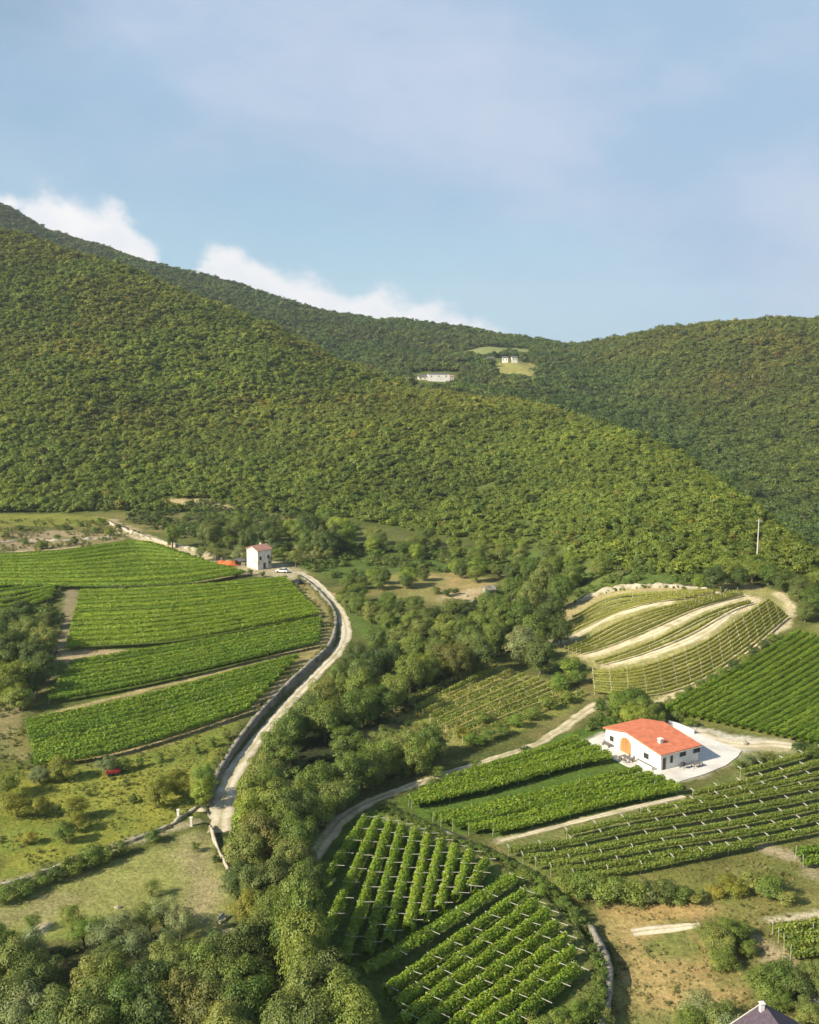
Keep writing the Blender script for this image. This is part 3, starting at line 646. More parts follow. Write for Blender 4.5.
ch = b.build('chimney', M['plaster'], ro); ch.location = (LB*.30, LA*.21, zr)
b = MB(); b.box(-.5, LB+.5, -.58, -.47, 2.85, 2.97); b.build('gutter', M['pale_trim'], ro)
def loc_h1(x, y, z=0.0):
    q = Matrix.Rotation(rzh, 4, 'Z') @ Vector((x, y, z)); return Vector((p1.x+q.x, p1.y+q.y, YARD_Z+z))
# the tower house
tb = P(258, 570); ang = math.atan2(.70, .71)
tz = min(h1(tb.x, tb.y), h1(tb.x-4, tb.y+4), h1(tb.x+4, tb.y+4))
TH, tro = gable_house('tower_house', 'tall narrow white house with a weathered red tile roof beside the vineyard', (tb.x, tb.y, tz), ang, 5.6, 6.2, 6.4, 7.6, (M['old_plaster'], M['old_tiles']), .5, 6.4, .35)
window(TH, 'y', 1.1, 3.2, .8, 1.2); window(TH, 'y', 4.3, 3.4, .7, 1.1); f = window(TH, 'y', 2.7, .1, 1.0, 2.0, M['wood_dark'], name='door')
b = MB(); b.box(-.25, .25, -.25, .25, -.4, .8); c = b.build('chimney', M['old_plaster'], tro); c.location = (4.2, 4.0, 7.3)
# lean-to and tarpaulin beside it
q = P(240, 567); r = empty('shed', q, ang); tag(r, 'small dark lean-to shed beside the tall white house', 'shed')
for x in (0, 2.2):
    for y in (0, 2.6): b = MB(); b.box(x-.07, x+.07, y-.07, y+.07, -.3, 1.9+.15*y); b.build('post', M['wood_dark'], r)
b = MB(); b.box(.1, 2.1, 2.5, 2.6, -.2, 2.2); b.build('wall', M['wood_dark'], r)
b = MB(); b.prism([(-.3, -.3, 1.88), (-.3, 2.9, 2.36), (-.3, 2.9, 2.46), (-.3, -.3, 1.98)], (2.8, 0, 0)); b.build('roof', M['grey_roof'], r)
def heap(name, q, sx, sy, sz, mat, rz, label, cat, seed, n=18, group=None):
    g = np.linspace(-1, 1, n); X, Y = np.meshgrid(g, g); D = np.clip(1-np.sqrt(X*X*.8+Y*Y*.8), 0, 1)
    Z = sz*(D**.55)*(.65+.7*fbm(X*2.2+seed, Y*2.2, seed, 3))+.02
    wx = X*sx+.25*(fbm(X*3, Y*3, seed+1)-.5); wy = Y*sy+.25*(fbm(X*3, Y*3, seed+2)-.5)
    V = np.stack([wx, wy, Z], -1).reshape(-1, 3)
    V = np.concatenate([V, V*[1, 1, 0]+[0, 0, -.35]]); i = (np.arange(n-1)[:, None]*n+np.arange(n-1)[None]).ravel()
    Fq = np.stack([i, i+1, i+n+1, i+n], 1); F2 = (Fq+n*n)[:, ::-1]
    rim = list(range(n))+[k*n+n-1 for k in range(1, n)]+[n*n-1-k for k in range(1, n)]+[(n-1-k)*n for k in range(1, n-1)]
    F3 = [(rim[(k+1) % len(rim)], rim[k], rim[k]+n*n, rim[(k+1) % len(rim)]+n*n) for k in range(len(rim))]
    o = link_mesh(name, mesh_np(name, V, np.concatenate([Fq, F2, np.array(F3)]), mat)); o.location = q; o.rotation_euler.z = rz
    return tag(o, label, cat, group)
heap('tarpaulin', P(229, 565), 3.0, 2.0, 1.5, M['orange_sheet'], .3, 'crumpled orange tarpaulin over a heap, closest to the tall white house', 'tarpaulin', 3)
heap('tarpaulin', P(221, 563), 2.4, 1.6, 1.0, M['orange_sheet'], 1.0, 'flatter orange tarpaulin by the pale dry stone wall', 'tarpaulin', 8)

# the dark roof in the near corner
c0 = at_z(766, 1009.5, 5.6); gz = h1(c0.x, c0.y-4)
r = empty('cottage', (c0.x-3.5, c0.y, gz), -math.pi/2+.12); tag(r, 'house with a dark purplish roof cut off by the picture edge', 'house')
hh = 5.6-gz; D = 2.2; Wd = 7.0
b = MB(); b.prism([(0, 0, -.8), (0, Wd, -.8), (0, Wd, hh-D), (0, Wd/2, hh), (0, 0, hh-D)], (9, 0, 0)); b.build('wall', M['old_plaster'], r)
s = D/(Wd/2); b = MB(); b.prism([(-.3, -.4, hh-D-.4*s+.04), (-.3, Wd/2, hh+.04), (-.3, Wd+.4, hh-D-.4*s+.04), (-.3, Wd+.4, hh-D-.4*s+.26), (-.3, Wd/2, hh+.26), (-.3, -.4, hh-D-.4*s+.26)], (9.6, 0, 0)); rr = b.build('roof', M['slate_roof'], r)
b = MB(); b.prism([(-.42, -.4, hh-D-.4*s+.02), (-.42, Wd/2-.02, hh+.02), (-.42, Wd/2-.02, hh+.31), (-.42, -.4, hh-D-.4*s+.31)], (.11, 0, 0)); b.build('barge_board', M['pale_trim'], rr)
b = MB(); b.box(-.22, .22, -.22, .22, -.8, .75); b.box(-.29, .29, -.29, .29, .75, .84); c = b.build('chimney', M['plaster'], rr); c.location = (.4, Wd/2-.5, hh)
window(r, 'x', Wd/2, 1.2, 1.0, 1.2)

# hamlet on the far saddle
def hamlet():
    g = 'pale houses of the hamlet on the far saddle'
    def one(px, py, L, D, he, hr, rz, wm, rm, label, nw):
        q = P(px, py)
        r, ro_ = gable_house('hamlet_house', label, (q.x, q.y, q.z-.3), rz, L, D, he, hr, (wm, rm), .5, he, .4, g)
        for i in range(nw):
            window(r, 'y', L*(i+.5)/nw, 1.0 if he < 4.5 else he-2.6, .9, 1.2)
    one(428, 381, 20, 9, 6.6, 7.2, .05, M['plaster'], M['grey_roof'], 'long white house on the saddle, widest of the hamlet', 3)
    one(448.5, 380.5, 5, 6, 4.0, 5.0, .1, M['old_plaster'], M['old_tiles'], 'small annexe by the east end of the long white hamlet house', 2)
    one(418.5, 380, 8, 8, 3.2, 5.0, .1, M['old_plaster'], M['grey_roof'], 'low dark roofed house at the west end of the long white hamlet house', 2)
    one(488, 363, 7, 7, 5.0, 6.6, .2, M['plaster'], M['grey_roof'], 'westernmost white house above the yellow hilltop clearing', 2)
    one(502, 362.5, 6, 6, 5.0, 6.4, -.2, M['plaster'], M['grey_roof'], 'middle white house above the yellow hilltop clearing', 2)
    one(512, 362.5, 5.6, 6, 5.2, 6.6, .1, M['plaster'], M['grey_roof'], 'easternmost white house above the yellow hilltop clearing', 2)
hamlet()
# stone hut on the back meadow
q = P(486, 598); r, _ = gable_house('stone_hut', 'small pale stone hut with a dark doorway at the edge of the golden meadow', q, .35, 3.2, 2.8, 2.3, 3.2, (M['pale_stone'], M['stone']), .5, 2.3, .2, cat='hut')
window(r, 'y', 1.9, .05, 1.0, 1.8, M['dark'], name='door')

# ---------------------------------------------------------------- vehicles and small things
def car(q, rz, paint, label, name='parked_car'):
    r = empty(name, q, rz); tag(r, label, 'car')
    b = MB(); b.prism([(-2.05, -.82, .35), (2.0, -.82, .35), (2.1, -.82, .62), (1.95, -.82, .86), (.95, -.82, .98), (-1.95, -.82, 1.0), (-2.1, -.82, .7)], (0, 1.64, 0)); b.build('body', paint, r, bevel=.06)
    b = MB(); b.prism([(-1.75, -.68, .99), (.9, -.68, .975), (.25, -.66, 1.46), (-1.35, -.66, 1.48)], (0, 1.34, 0)); cb = b.build('cabin', M['glass'], r, bevel=.05)
    b = MB(); b.box(-1.3, .22, -.62, .62, 1.475, 1.53); b.build('roof', paint, r, bevel=.02)
    w = None
    for x in (-1.3, 1.3):
        for y in (-.8, .8):
            if w is None:
                b = MB(); b.tube([(0, -.11, 0), (0, .11, 0)], .33, 14); w = b.build('wheel', M['dark'], r, bevel=.03); o = w
            else:
                o = w.copy(); COL.objects.link(o); o.parent = r
            o.location = (x, y, .33)
    for y in (-.55, .55):
        b = MB(); b.box(2.0, 2.1, y-.16, y+.16, .62, .76); b.build('headlight', M['pale_trim'], r)
white_paint = rough_mat('white_paint', (.72, .72, .70), (.78, .78, .76), 2, 0, .35); dark_paint = rough_mat('dark_paint', (.03, .035, .045), (.045, .05, .06), 2, 0, .3)
car(P(282, 572.5), 2.9, white_paint, 'white car parked where the gravel road leaves the tall white house')
car(P(298, 583.5), 2.2, dark_paint, 'dark car parked on the vineyard side of the gravel road bend')
def red_machine():
    q = P(113, 775); r = empty('farm_trailer', q, .35); tag(r, 'small red farm machine standing under the trees of the orchard meadow', 'machine')
    b = MB(); b.prism([(-1.3, -.6, .45), (1.2, -.6, .45), (1.35, -.6, 1.0), (.4, -.6, 1.15), (-1.3, -.6, 1.0)], (0, 1.2, 0)); b.build('body', M['red_paint'], r, bevel=.05)
    for x in (-.7, .75):
        for y in (-.66, .66):
            b = MB(); b.tube([(x, y-.1, .36), (x, y+.1, .36)], .36, 12); b.build('wheel', M['dark'], r)
    b = MB(); b.tube([(1.3, 0, .6), (2.0, 0, .55), (2.2, 0, .5)], .05); b.build('drawbar', M['dark'], r)
red_machine()
def gate_post(px, py, label):
    q = P(px, py); r = empty('gate_post', q); tag(r, label, 'post', 'pale gate posts by the low stone wall')
    b = MB(); b.box(-.2, .2, -.2, .2, -.3, 1.35); b.build('post_shaft', M['plaster'], r, bevel=.02)
    b = MB(); b.box(-.26, .26, -.26, .26, 1.35, 1.48); b.build('post_cap', M['plaster'], r, bevel=.03)
gate_post(178.5, 818, 'pale gate post standing farther from the gravel road')
gate_post(191.5, 826, 'pale gate post standing closer to the gravel road end')
def table_set(q, rz, L, Wd, name, label, mat, cat='table', zt=.74):
    r = empty(name, q, rz); tag(r, label, cat)
    b = MB(); b.box(-L/2, L/2, -Wd/2, Wd/2, zt-.06, zt); b.build('table_top', mat, r, bevel=.01)
    for x in (-1, 1):
        for y in (-1, 1):
            b = MB(); b.box(x*(L/2-.1)-.05, x*(L/2-.1)+.05, y*(Wd/2-.1)-.05, y*(Wd/2-.1)+.05, -.05, zt-.062); b.build('leg', mat, r)
    return r
table_set(P(233, 936), .25, 2.6, 1.3, 'stone_table', 'pale stone table at the tree edge of the mown meadow', M['pale_stone'])
def bench(q, rz, L, name, label, mat):
    r = empty(name, q, rz); tag(r, label, 'bench')
    b = MB(); b.box(-L/2, L/2, -.22, .22, .40, .46); b.build('seat', mat, r)
    b = MB(); b.box(-L/2, L/2, .18, .24, .47, .9); b.build('backrest', mat, r)
    for x in (-L/2+.15, L/2-.15):
        b = MB(); b.box(x-.05, x+.05, -.2, .2, -.05, .395); b.build('leg', mat, r)
bench(P(222.5, 921), 1.2, 1.6, 'wooden_bench', 'weathered bench on the mown meadow above the stone table', M['post'])
table_set(loc_h1(-2.3, LA*.42), rzh+math.pi/2, 2.4, 1.0, 'garden_table', 'dark dining table on the paved yard before the orange door', M['furniture'])
def chair(x, y, rz, label):
    r = empty('garden_chair', loc_h1(x, y), rzh+rz); tag(r, label, 'chair', 'dark chairs round the dining table on the yard')
    b = MB(); b.box(-.25, .25, -.25, .25, .42, .47); b.build('seat', M['furniture'], r)
    b = MB(); b.box(-.25, .25, .21, .26, .48, .95); b.build('backrest', M['furniture'], r)
    for i in (-.2, .2):
        for j in (-.2, .2):
            b = MB(); b.box(i-.025, i+.025, j-.025, j+.025, 0, .415); b.build('leg', M['furniture'], r)
chair(-3.25, LA*.42-.6, math.pi/2, 'outer dark chair of the yard dining table, towards the house corner')
chair(-3.25, LA*.42+.6, math.pi/2, 'outer dark chair of the yard dining table, towards the vines')
chair(-1.35, LA*.42-.6, -math.pi/2, 'dark chair between dining table and house wall, towards the house corner')
chair(-1.35, LA*.42+.6, -math.pi/2, 'dark chair between dining table and house wall, towards the orange door')
def planter(x, y, L, rz, label, zh=.75):
    r = empty('planter_box', loc_h1(x, y), rzh+rz); tag(r, label, 'planter')
    b = MB(); b.box(-L/2, L/2, -.3, .3, 0, zh); b.build('box', M['plaster'], r, bevel=.02)
    b = MB(); b.box(-L/2+.08, L/2-.08, -.22, .22, zh-.02, zh+.03); b.build('soil', M['furniture'], r)
planter(-1.3, LA*.16, 3.6, math.pi/2, 'long low white planter along the gable wall near the house corner')
bench(loc_h1(-1.1, LA*.9), rzh-math.pi/2, 2.0, 'garden_bench', 'dark bench against the gable wall beyond the orange door', M['furniture'])
table_set(loc_h1(6.9, -1.9), rzh, 2.2, .9, 'garden_table', 'dark table on the yard side facing the gravel drive', M['furniture'])
def barbecue(q, rz):
    r = empty('barbecue_grill', q, rz); tag(r, 'dark kettle grill on legs by the front wall of the red roofed house', 'grill')
    b = MB(); prof = [(0, .55), (.25, .6), (.42, .78), (.45, .95), (.4, 1.12), (.2, 1.24), (0, 1.27)]
    b.tube([(0, 0, z) for _, z in prof], [max(x, .02) for x, _ in prof], 14); b.build('bowl', M['dark'], r, smooth=True)
    for k in range(3):
        a = k*2.094; b = MB(); b.tube([(.2*math.cos(a), .2*math.sin(a), .62), (.5*math.cos(a), .5*math.sin(a), 0)], .035); b.build('leg', M['dark'], r)
    b = MB(); b.box(.44, 1.15, -.3, .3, .88, .93); b.build('side_shelf', M['furniture'], r)
barbecue(loc_h1(4.1, -1.3), rzh)
def utility_pole():
    q = P(757, 558); r = empty('utility_pole', q); tag(r, 'slim pale utility pole rising from the wooded slope above the terraced vineyard', 'pole')
    b = MB(); b.tube([(0, 0, -.5), (0, 0, 11.5)], [.22, .14], 8); b.build('pole', M['post'], r)
    b = MB(); b.box(-.9, .9, -.06, .06, 10.9, 11.05); b.build('crossarm', M['post'], r)
    for x in (-.75, 0, .75):
        b = MB(); b.tube([(x, 0, 11.05), (x, 0, 11.3)], .05); b.build('insulator', M['dark'], r)
utility_pole()
def boulder(px, py, s, seed, label):
    bm = bmesh.new(); bmesh.ops.create_icosphere(bm, subdivisions=2, radius=s)
    rg = random.Random(seed)
    for v in bm.verts:
        k = .75+.5*float(vnoise(np.array([v.co.x/s*1.7+seed]), np.array([v.co.y/s*1.7+v.co.z/s*2.3]), seed)[0]); v.co = Vector((v.co.x*k*1.25, v.co.y*k, v.co.z*k*.7))
    me = bpy.data.meshes.new('boulder'); bm.to_mesh(me); bm.free(); me.materials.append(M['pale_stone'])
    o = link_mesh('boulder', me); q = P(px, py); o.location = (q.x, q.y, q.z+s*.15); o.rotation_euler.z = seed
    tag(o, label, 'boulder', 'pale boulders lying in the valley')
for k, a in enumerate([(718, 592, 1.1, 'large pale boulder at the top corner of the terraced vineyard'), (726, 590, .7, 'smaller pale boulder beside the large one above the terraced vineyard'),
        (118, 908, .38, 'pale boulder alone on the mown meadow above the olive trees'), (744, 744, .8, 'pale boulder on the verge of the paved drive'), (466, 596, .7, 'pale boulder on the bare soil of the golden meadow'),
        (471, 602, .9, 'low pale boulder near the stone hut'), (284, 577, .8, 'pale boulder below the white car at the road bend'), (452, 604, .7, 'pale boulder at the lower edge of the golden meadow')]):
    boulder(a[0], a[1], a[2], k+1, a[3])

# ---------------------------------------------------------------- vineyards: every row a thing of foliage and posts
VM = {'lush': leaf_mat('vine_leaf_lush', (.225, .315, .030), .25, .12, hue=.008), 'mid': leaf_mat('vine_leaf', (.205, .300, .033), .25, .12, hue=.008),
      'olive': leaf_mat('vine_leaf_olive', (.235, .285, .048), .26, .14, hue=.01), 'dry': leaf_mat('vine_leaf_dry', (.30, .31, .065), .26, .18, hue=.012)}
def post_mesh(name, h, w, arm=0.0, rise=.25, mat=None):
    b = MB(); b.box(-w/2, w/2, -w/2, w/2, -.35, h)
    if arm:
        b.prism([(w/2+.004, -w*.42, h-.30), (arm, -w*.42, h-.30+rise), (arm, -w*.42, h-.23+rise), (w/2+.004, -w*.42, h-.23)], (0, w*.84, 0))
        b.prism([(-w/2-.004, -w*.42, h-.30), (-.7, -w*.42, h-.2), (-.7, -w*.42, h-.08), (-w/2-.004, -w*.42, h-.16)], (0, w*.84, 0))
    return b.mesh(name, mat or M['post'])
M['post_pale'] = rough_mat('post_pale', (.62, .58, .48), (.78, .74, .64), 4, .1)
M['post_grey'] = rough_mat('post_grey', (.36, .34, .30), (.54, .52, .46), 4, .1)
PM = {'arm': post_mesh('trellis_post', 2.05, .05, 1.8, .12, M['post_grey']), 'armmid': post_mesh('trellis_post', 2.05, .065, .42, .1, M['post_grey']), 'plain': post_mesh('trellis_post', 2.25, .075, mat=M['post_grey']), 'tall': post_mesh('trellis_post', 1.8, .055, mat=M['post_pale']), 'wood': post_mesh('trellis_post', 1.7, .1, mat=M['wood_post'])}
def quads(pos, nrm, size, asp, rg):
    """flat sprays: n kites round pos, facing nrm"""
    n = len(pos); r = rg.normal(size=(n, 3)); t = np.cross(nrm, r); t /= np.linalg.norm(t, axis=1, keepdims=True)+1e-9
    b = np.cross(nrm, t); b /= np.linalg.norm(b, axis=1, keepdims=True)+1e-9
    s = size[:, None]; k = rg.uniform(.1, .35, (n, 1))
    V = np.stack([pos-t*s*.5, pos-b*s*asp*.5+nrm*s*k*.4, pos+t*s*.55-nrm*s*k*.25, pos+b*s*asp*.5], axis=1).reshape(-1, 3)
    return V, np.arange(4*n).reshape(n, 4)
def vine_row(c, w, z0, z1, dens, leaf, mat, post, psp, label, group, seed, gap=.0, core=True, pstart=0.0, arm_side=-1):
    rg = np.random.default_rng(seed); L = np.concatenate([[0], np.cumsum(np.hypot(*np.diff(c, axis=0).T))]); Lt = L[-1]
    o0 = np.array([c[0, 0], c[0, 1], h1(*c[0])]); r = empty('vine_row', o0); tag(r, label, 'vine row', group)
    t, nrm = tangents(c)
    n = int(Lt*dens); s = rg.uniform(0, Lt, n)
    vig = fbm(s/1.7, np.full(n, seed*3.1), seed % 97, 3)               # vigour along the row: thick and thin places
    keep = rg.uniform(size=n) < np.clip((vig-gap)/.22, 0, 1); s = s[keep]; vig = vig[keep]; n = len(s)
    cx = np.interp(s, L, c[:, 0]); cy = np.interp(s, L, c[:, 1]); nx = np.interp(s, L, nrm[:, 0]); ny = np.interp(s, L, nrm[:, 1])
    gz = height(cx, cy)
    th = rg.uniform(rad(-25), rad(205), n); rr = rg.uniform(.72, 1.12, n)*(.68+.62*vig)
    lat = np.cos(th)*w/2*rr; zc = (z0+z1)/2; up = zc+np.sin(th)*(z1-z0)/2*rr
    N = np.stack([nx*np.cos(th), ny*np.cos(th), np.sin(th)*1.1+.15], 1)+rg.normal(size=(n, 3))*.36; N /= np.linalg.norm(N, axis=1, keepdims=True)
    V, Fq = quads(np.stack([cx+nx*lat, cy+ny*lat, gz+up], 1), N, leaf*rg.uniform(.7, 1.35, n), .8, rg)
    tone = np.repeat((rg.uniform(.8, 1.2, n)*(.82+.36*fbm(s/4, np.full(n, seed*1.7), 5, 2)))[:, None]*np.stack([1+.12*rg.normal(size=n), np.ones(n), np.ones(n)], 1), 4, axis=0)
    if core:                                                           # the dense inside of the canopy
        m = max(2, int(Lt/.6)+1); q = np.linspace(.1, Lt-.1, m); K = 7
        qx = np.interp(q, L, c[:, 0]); qy = np.interp(q, L, c[:, 1]); ax = np.interp(q, L, nrm[:, 0]); ay = np.interp(q, L, nrm[:, 1]); qz = height(qx, qy)
        rings = []
        for k in range(K):
            a = 2*math.pi*k/K; f = (.55+.5*fbm(q/1.1, np.full(m, k*2.3+seed), seed % 89, 2))*np.clip((fbm(q/1.7, np.full(m, seed*3.1), seed % 97, 3)-gap+.12)/.3, .15, 1)
            rings.append(np.stack([qx+ax*math.cos(a)*w/2*.82*f, qy+ay*math.cos(a)*w/2*.82*f, qz+zc+math.sin(a)*(z1-z0)/2*.82*f], 1))
        V2 = np.stack(rings, 1).reshape(-1, 3); i = (np.arange(m-1)[:, None]*K+np.arange(K)[None]); j = (np.arange(m-1)[:, None]*K+(np.arange(K)[None]+1) % K)
        F2 = np.stack([i, j, j+K, i+K], -1).reshape(-1, 4)+len(V)
        V = np.concatenate([V, V2]); Fq = np.concatenate([Fq, F2]); tone = np.concatenate([tone, np.full((len(V2), 3), .85)])
    link_mesh('foliage', mesh_np('foliage', V-o0, Fq, mat, tone), r)
    if post:
        k = np.arange(pstart, Lt+.01, psp)
        for d in k:
            x, y = np.interp(d, L, c[:, 0]), np.interp(d, L, c[:, 1]); a, b = np.interp(d, L, nrm[:, 0]), np.interp(d, L, nrm[:, 1])
            o = link_mesh('trellis_post', PM[post], r); o.location = (x-o0[0], y-o0[1], h1(x, y)-o0[2]); o.rotation_euler = (rg.normal()*.03, rg.normal()*.03, math.atan2(b*arm_side, a*arm_side))
NV = [100]
def between(A, B, fr, off=1.2):                # rows blended from curve A to curve B (world curves resampled alike)
    a, b = curve(A, .5, off), curve(B, .5, off); n = max(len(a), len(b)); s = np.linspace(0, 1, n)
    rs = lambda c: np.stack([np.interp(s, np.linspace(0, 1, len(c)), c[:, k]) for k in (0, 1)], 1)
    a, b = rs(a), rs(b); return [a*(1-f)+b*f for f in fr]
def field(rows, phrase, group, w, z0, z1, dens, leaf, mat, post, psp, **kw):
    for i, c in enumerate(rows):
        NV[0] += 1; kk = dict(kw); kk['pstart'] = (i % 2)*psp*.5*0+.15
        vine_row(c, w, z0, z1, dens, leaf, VM[mat] if isinstance(mat, str) else mat[i], post, psp, phrase % ORD[i], group, NV[0], **kk)
def spaced(A, B, n, cover=.86):           # n rows from A to B and the width that covers that share of their spacing
    rows = between(A, B, np.linspace(0, 1, n)); m = [r[len(r)//2] for r in rows]; sp = float(np.mean([np.hypot(*(p-q)) for p, q in zip(m, m[1:])]))
    return rows, sp*cover*.94
def pairs(L, off=1.3): return [curve(q, .5, off) for q in L]
# walled pergola vineyard in front
top = [(366, 819), (378, 820), (390, 823), (402, 826.5), (415, 831), (428, 835.5), (441, 842), (455, 848), (470, 853), (485, 861)]
bot = [(300, 918), (320, 945), (343, 962), (366, 955), (387, 943), (408, 930), (424, 918), (439, 909), (456, 898), (471, 889)]
field(pairs(list(zip(top, bot))), '%s vine row from the gravel track in the upper walled vineyard', 'vine rows of the upper walled vineyard', 1.45, .25, 2.2, 120, .26, 'lush', 'arm', 4.0, arm_side=1)
top = [(524.6, 892), (536, 903), (547.7, 912), (557, 924), (566, 937), (573, 950), (576, 968)]
bot = [(385, 992), (395, 1006), (400, 1022), (410, 1036), (430, 1044), (455, 1046), (492, 1040)]
field(pairs(list(zip(top, bot))), '%s vine row below the grass strip in the lower walled vineyard', 'vine rows of the lower walled vineyard', 1.45, .25, 2.2, 120, .26, 'lush', 'arm', 4.0, arm_side=1)
field(pairs([[(514, 878), (475, 903), (440, 926), (400, 951), (362, 972)]]), '%s and only slanting vine row along the grass strip in the walled vineyard', 'vine rows of the lower walled vineyard', 1.9, .8, 2.1, 110, .28, 'lush', 'arm', 6.0, arm_side=1)
# pergola below the red roofed house
field(pairs([[(447, 779), (500, 763), (550, 748), (577, 739)], [(433, 785), (500, 768), (560, 752), (588, 743)], [(418, 792), (480, 778), (560, 757), (599, 748)], [(408, 799), (480, 784), (560, 763), (608, 753)], [(411, 802), (480, 788), (560, 766), (611, 756)]]),
      '%s vine row below the farm track, beside the red roofed house', 'pergola rows above the dark lane', 1.75, .7, 2.0, 90, .32, 'lush', 'plain', 7.0, gap=.02)
field(pairs([[(432, 817), (500, 803), (580, 784), (640, 769)], [(440, 820), (505, 806), (585, 788), (652, 774)], [(452, 824), (515, 810), (595, 792), (664, 778)], [(468, 828), (535, 813), (612, 795), (674, 783)], [(492, 829), (550, 816), (615, 800), (680, 787)]]),
      '%s vine row below the dark lane, above the pale footpath', 'pergola rows above the pale footpath', 1.55, .7, 1.95, 90, .32, 'lush', 'plain', 7.0, gap=.02)
# broad slope right of it
field(pairs([[(740, 771), (790, 758), (860, 737)], [(692, 793), (750, 780), (860, 750)], [(640, 811), (730, 793), (860, 763)], [(566, 833), (690, 807), (860, 775)], [(508, 850), (640, 826), (860, 786)], [(522, 857), (660, 834), (860, 797)], [(535, 863), (680, 841), (860, 808)], [(550, 869), (690, 850), (860, 820)], [(572, 875), (660, 862), (752, 843)]]),
      '%s vine row below the paved yard on the post studded slope', 'vine rows of the broad slope', 1.05, .6, 1.7, 75, .26, 'olive', 'armmid', 5.0, gap=.08)
# striped vineyard
r_ = []
for k in range(19):
    f = k/18; sx, sy = 664+f*150, 708+f*32; ex = min(sx+136-f*10, 870); r_.append([(sx, sy), (ex, sy-(ex-sx)*(.575+.02*f))])
field(pairs(r_), '%s vine row from the grassy bank in the evenly striped vineyard', 'rows of the evenly striped vineyard', 1.2, .3, 1.75, 75, .30, 'mid', None, 6.0)
# terraced vineyard
T1, S1 = [(572, 616), (606, 598), (655, 592), (722, 589)], [(556, 640), (600, 619), (640, 604), (676, 598)]
rows = between(T1, S1, (0, .2, .4, .6, .8))
rows += between([(562, 647), (605, 626), (645, 610), (682, 601), (738, 589)], [(584, 652), (648, 632), (698, 607), (742, 594)], (.1, .28, .46, .64, .82))
rows += between([(592, 660), (652, 638), (702, 613), (748, 599)], [(606, 662), (650, 651), (700, 631), (735, 608), (752, 601)], (.2, .7))
rows += between([(592, 668), (612, 668), (650, 661), (700, 641), (737, 617), (768, 597)], [(594, 690), (640, 694), (690, 682), (744, 652), (788, 615)], (.08, .19, .30, .41, .52, .63, .74, .85, .96))
field(rows, '%s vine row below the broken wall in the pale terraced vineyard', 'vine rows of the pale terraced vineyard', .55, .4, 1.3, 34, .24, 'dry', 'tall', 3.8, gap=.12, core=True)
# young vineyard by the ravine
field(between([(408, 702), (445, 682), (484, 661)], [(462, 738), (520, 714), (584, 690)], np.linspace(0, 1, 8)), '%s vine row from the ravine trees in the patchy young vineyard', 'rows of the patchy young vineyard', 1.0, .3, 1.5, 55, .32, ['dry', 'olive', 'dry', 'olive', 'olive', 'dry', 'olive', 'olive'] and [VM[k] for k in ('dry', 'olive', 'dry', 'olive', 'olive', 'dry', 'olive', 'olive')], 'wood', 4.5, gap=.14, core=False)
# left hand side
_r, _w = spaced([(24, 723), (110, 706), (200, 683), (298, 657)], [(34, 763), (100, 753), (165, 735), (250, 707)], 10, 0.6)
field(_r, '%s vine row below the pale grass strip in the lower left block', 'rows of the long lower vineyard block', _w, 0.7, 2.1, 80, 0.33, 'mid', 'plain', 7.0, gap=.10)
_r, _w = spaced([(70, 664), (180, 646), (250, 634), (321, 619)], [(48, 699), (110, 688), (200, 669), (318, 642)], 8, 0.62)
field(_r, '%s vine row below the bare patch in the middle left block', 'rows of the middle vineyard block', _w, 0.8, 2.1, 75, 0.36, 'mid', 'plain', 7.5, gap=.10)
_r, _w = spaced([(80, 592), (180, 588), (286, 579)], [(66, 646), (180, 638), (318, 613)], 13, 0.74)
field(_r, '%s vine row below the tall white house in the bright block', 'rows of the large bright vineyard block', _w, 1.0, 2.1, 75, 0.38, 'lush', 'plain', 8.5, gap=.09)
_r, _w = spaced([(-30, 558), (60, 553), (135, 543), (172, 552)], [(-30, 583), (75, 585), (180, 582), (243, 572)], 10, 0.72)
field(_r, '%s vine row below the bare upper terrace in the topmost block', 'rows of the topmost vineyard block', _w, 1.0, 2.1, 65, 0.42, 'lush', 'plain', 9.5, gap=.09)
field(between([(-40, 590), (10, 585), (58, 581)], [(-40, 622), (10, 612), (50, 597)], np.linspace(0, 1, 6)), '%s vine row from the top in the small block above the shaded lane', 'rows of the small shaded block', 2.3, 1.0, 2.1, 55, .38, 'mid', 'plain', 6.0, gap=.03)
# lower right corner
field(between([(772, 927), (819, 921), (870, 914)], [(790, 952), (830, 948), (870, 944)], (0, .33, .66, 1)), '%s vine row below the pale footpath near the bare slope', 'short rows below the pale footpath', 1.4, .4, 1.6, 50, .34, 'olive', 'plain', 5, gap=.06)
field(between([(795, 852), (830, 846), (870, 840)], [(808, 868), (835, 862), (870, 856)], (0, .6)), '%s vine row beside the bare soil patch at the picture edge', 'short rows beside the bare soil patch', 1.4, .4, 1.7, 50, .36, 'mid', 'plain', 5)

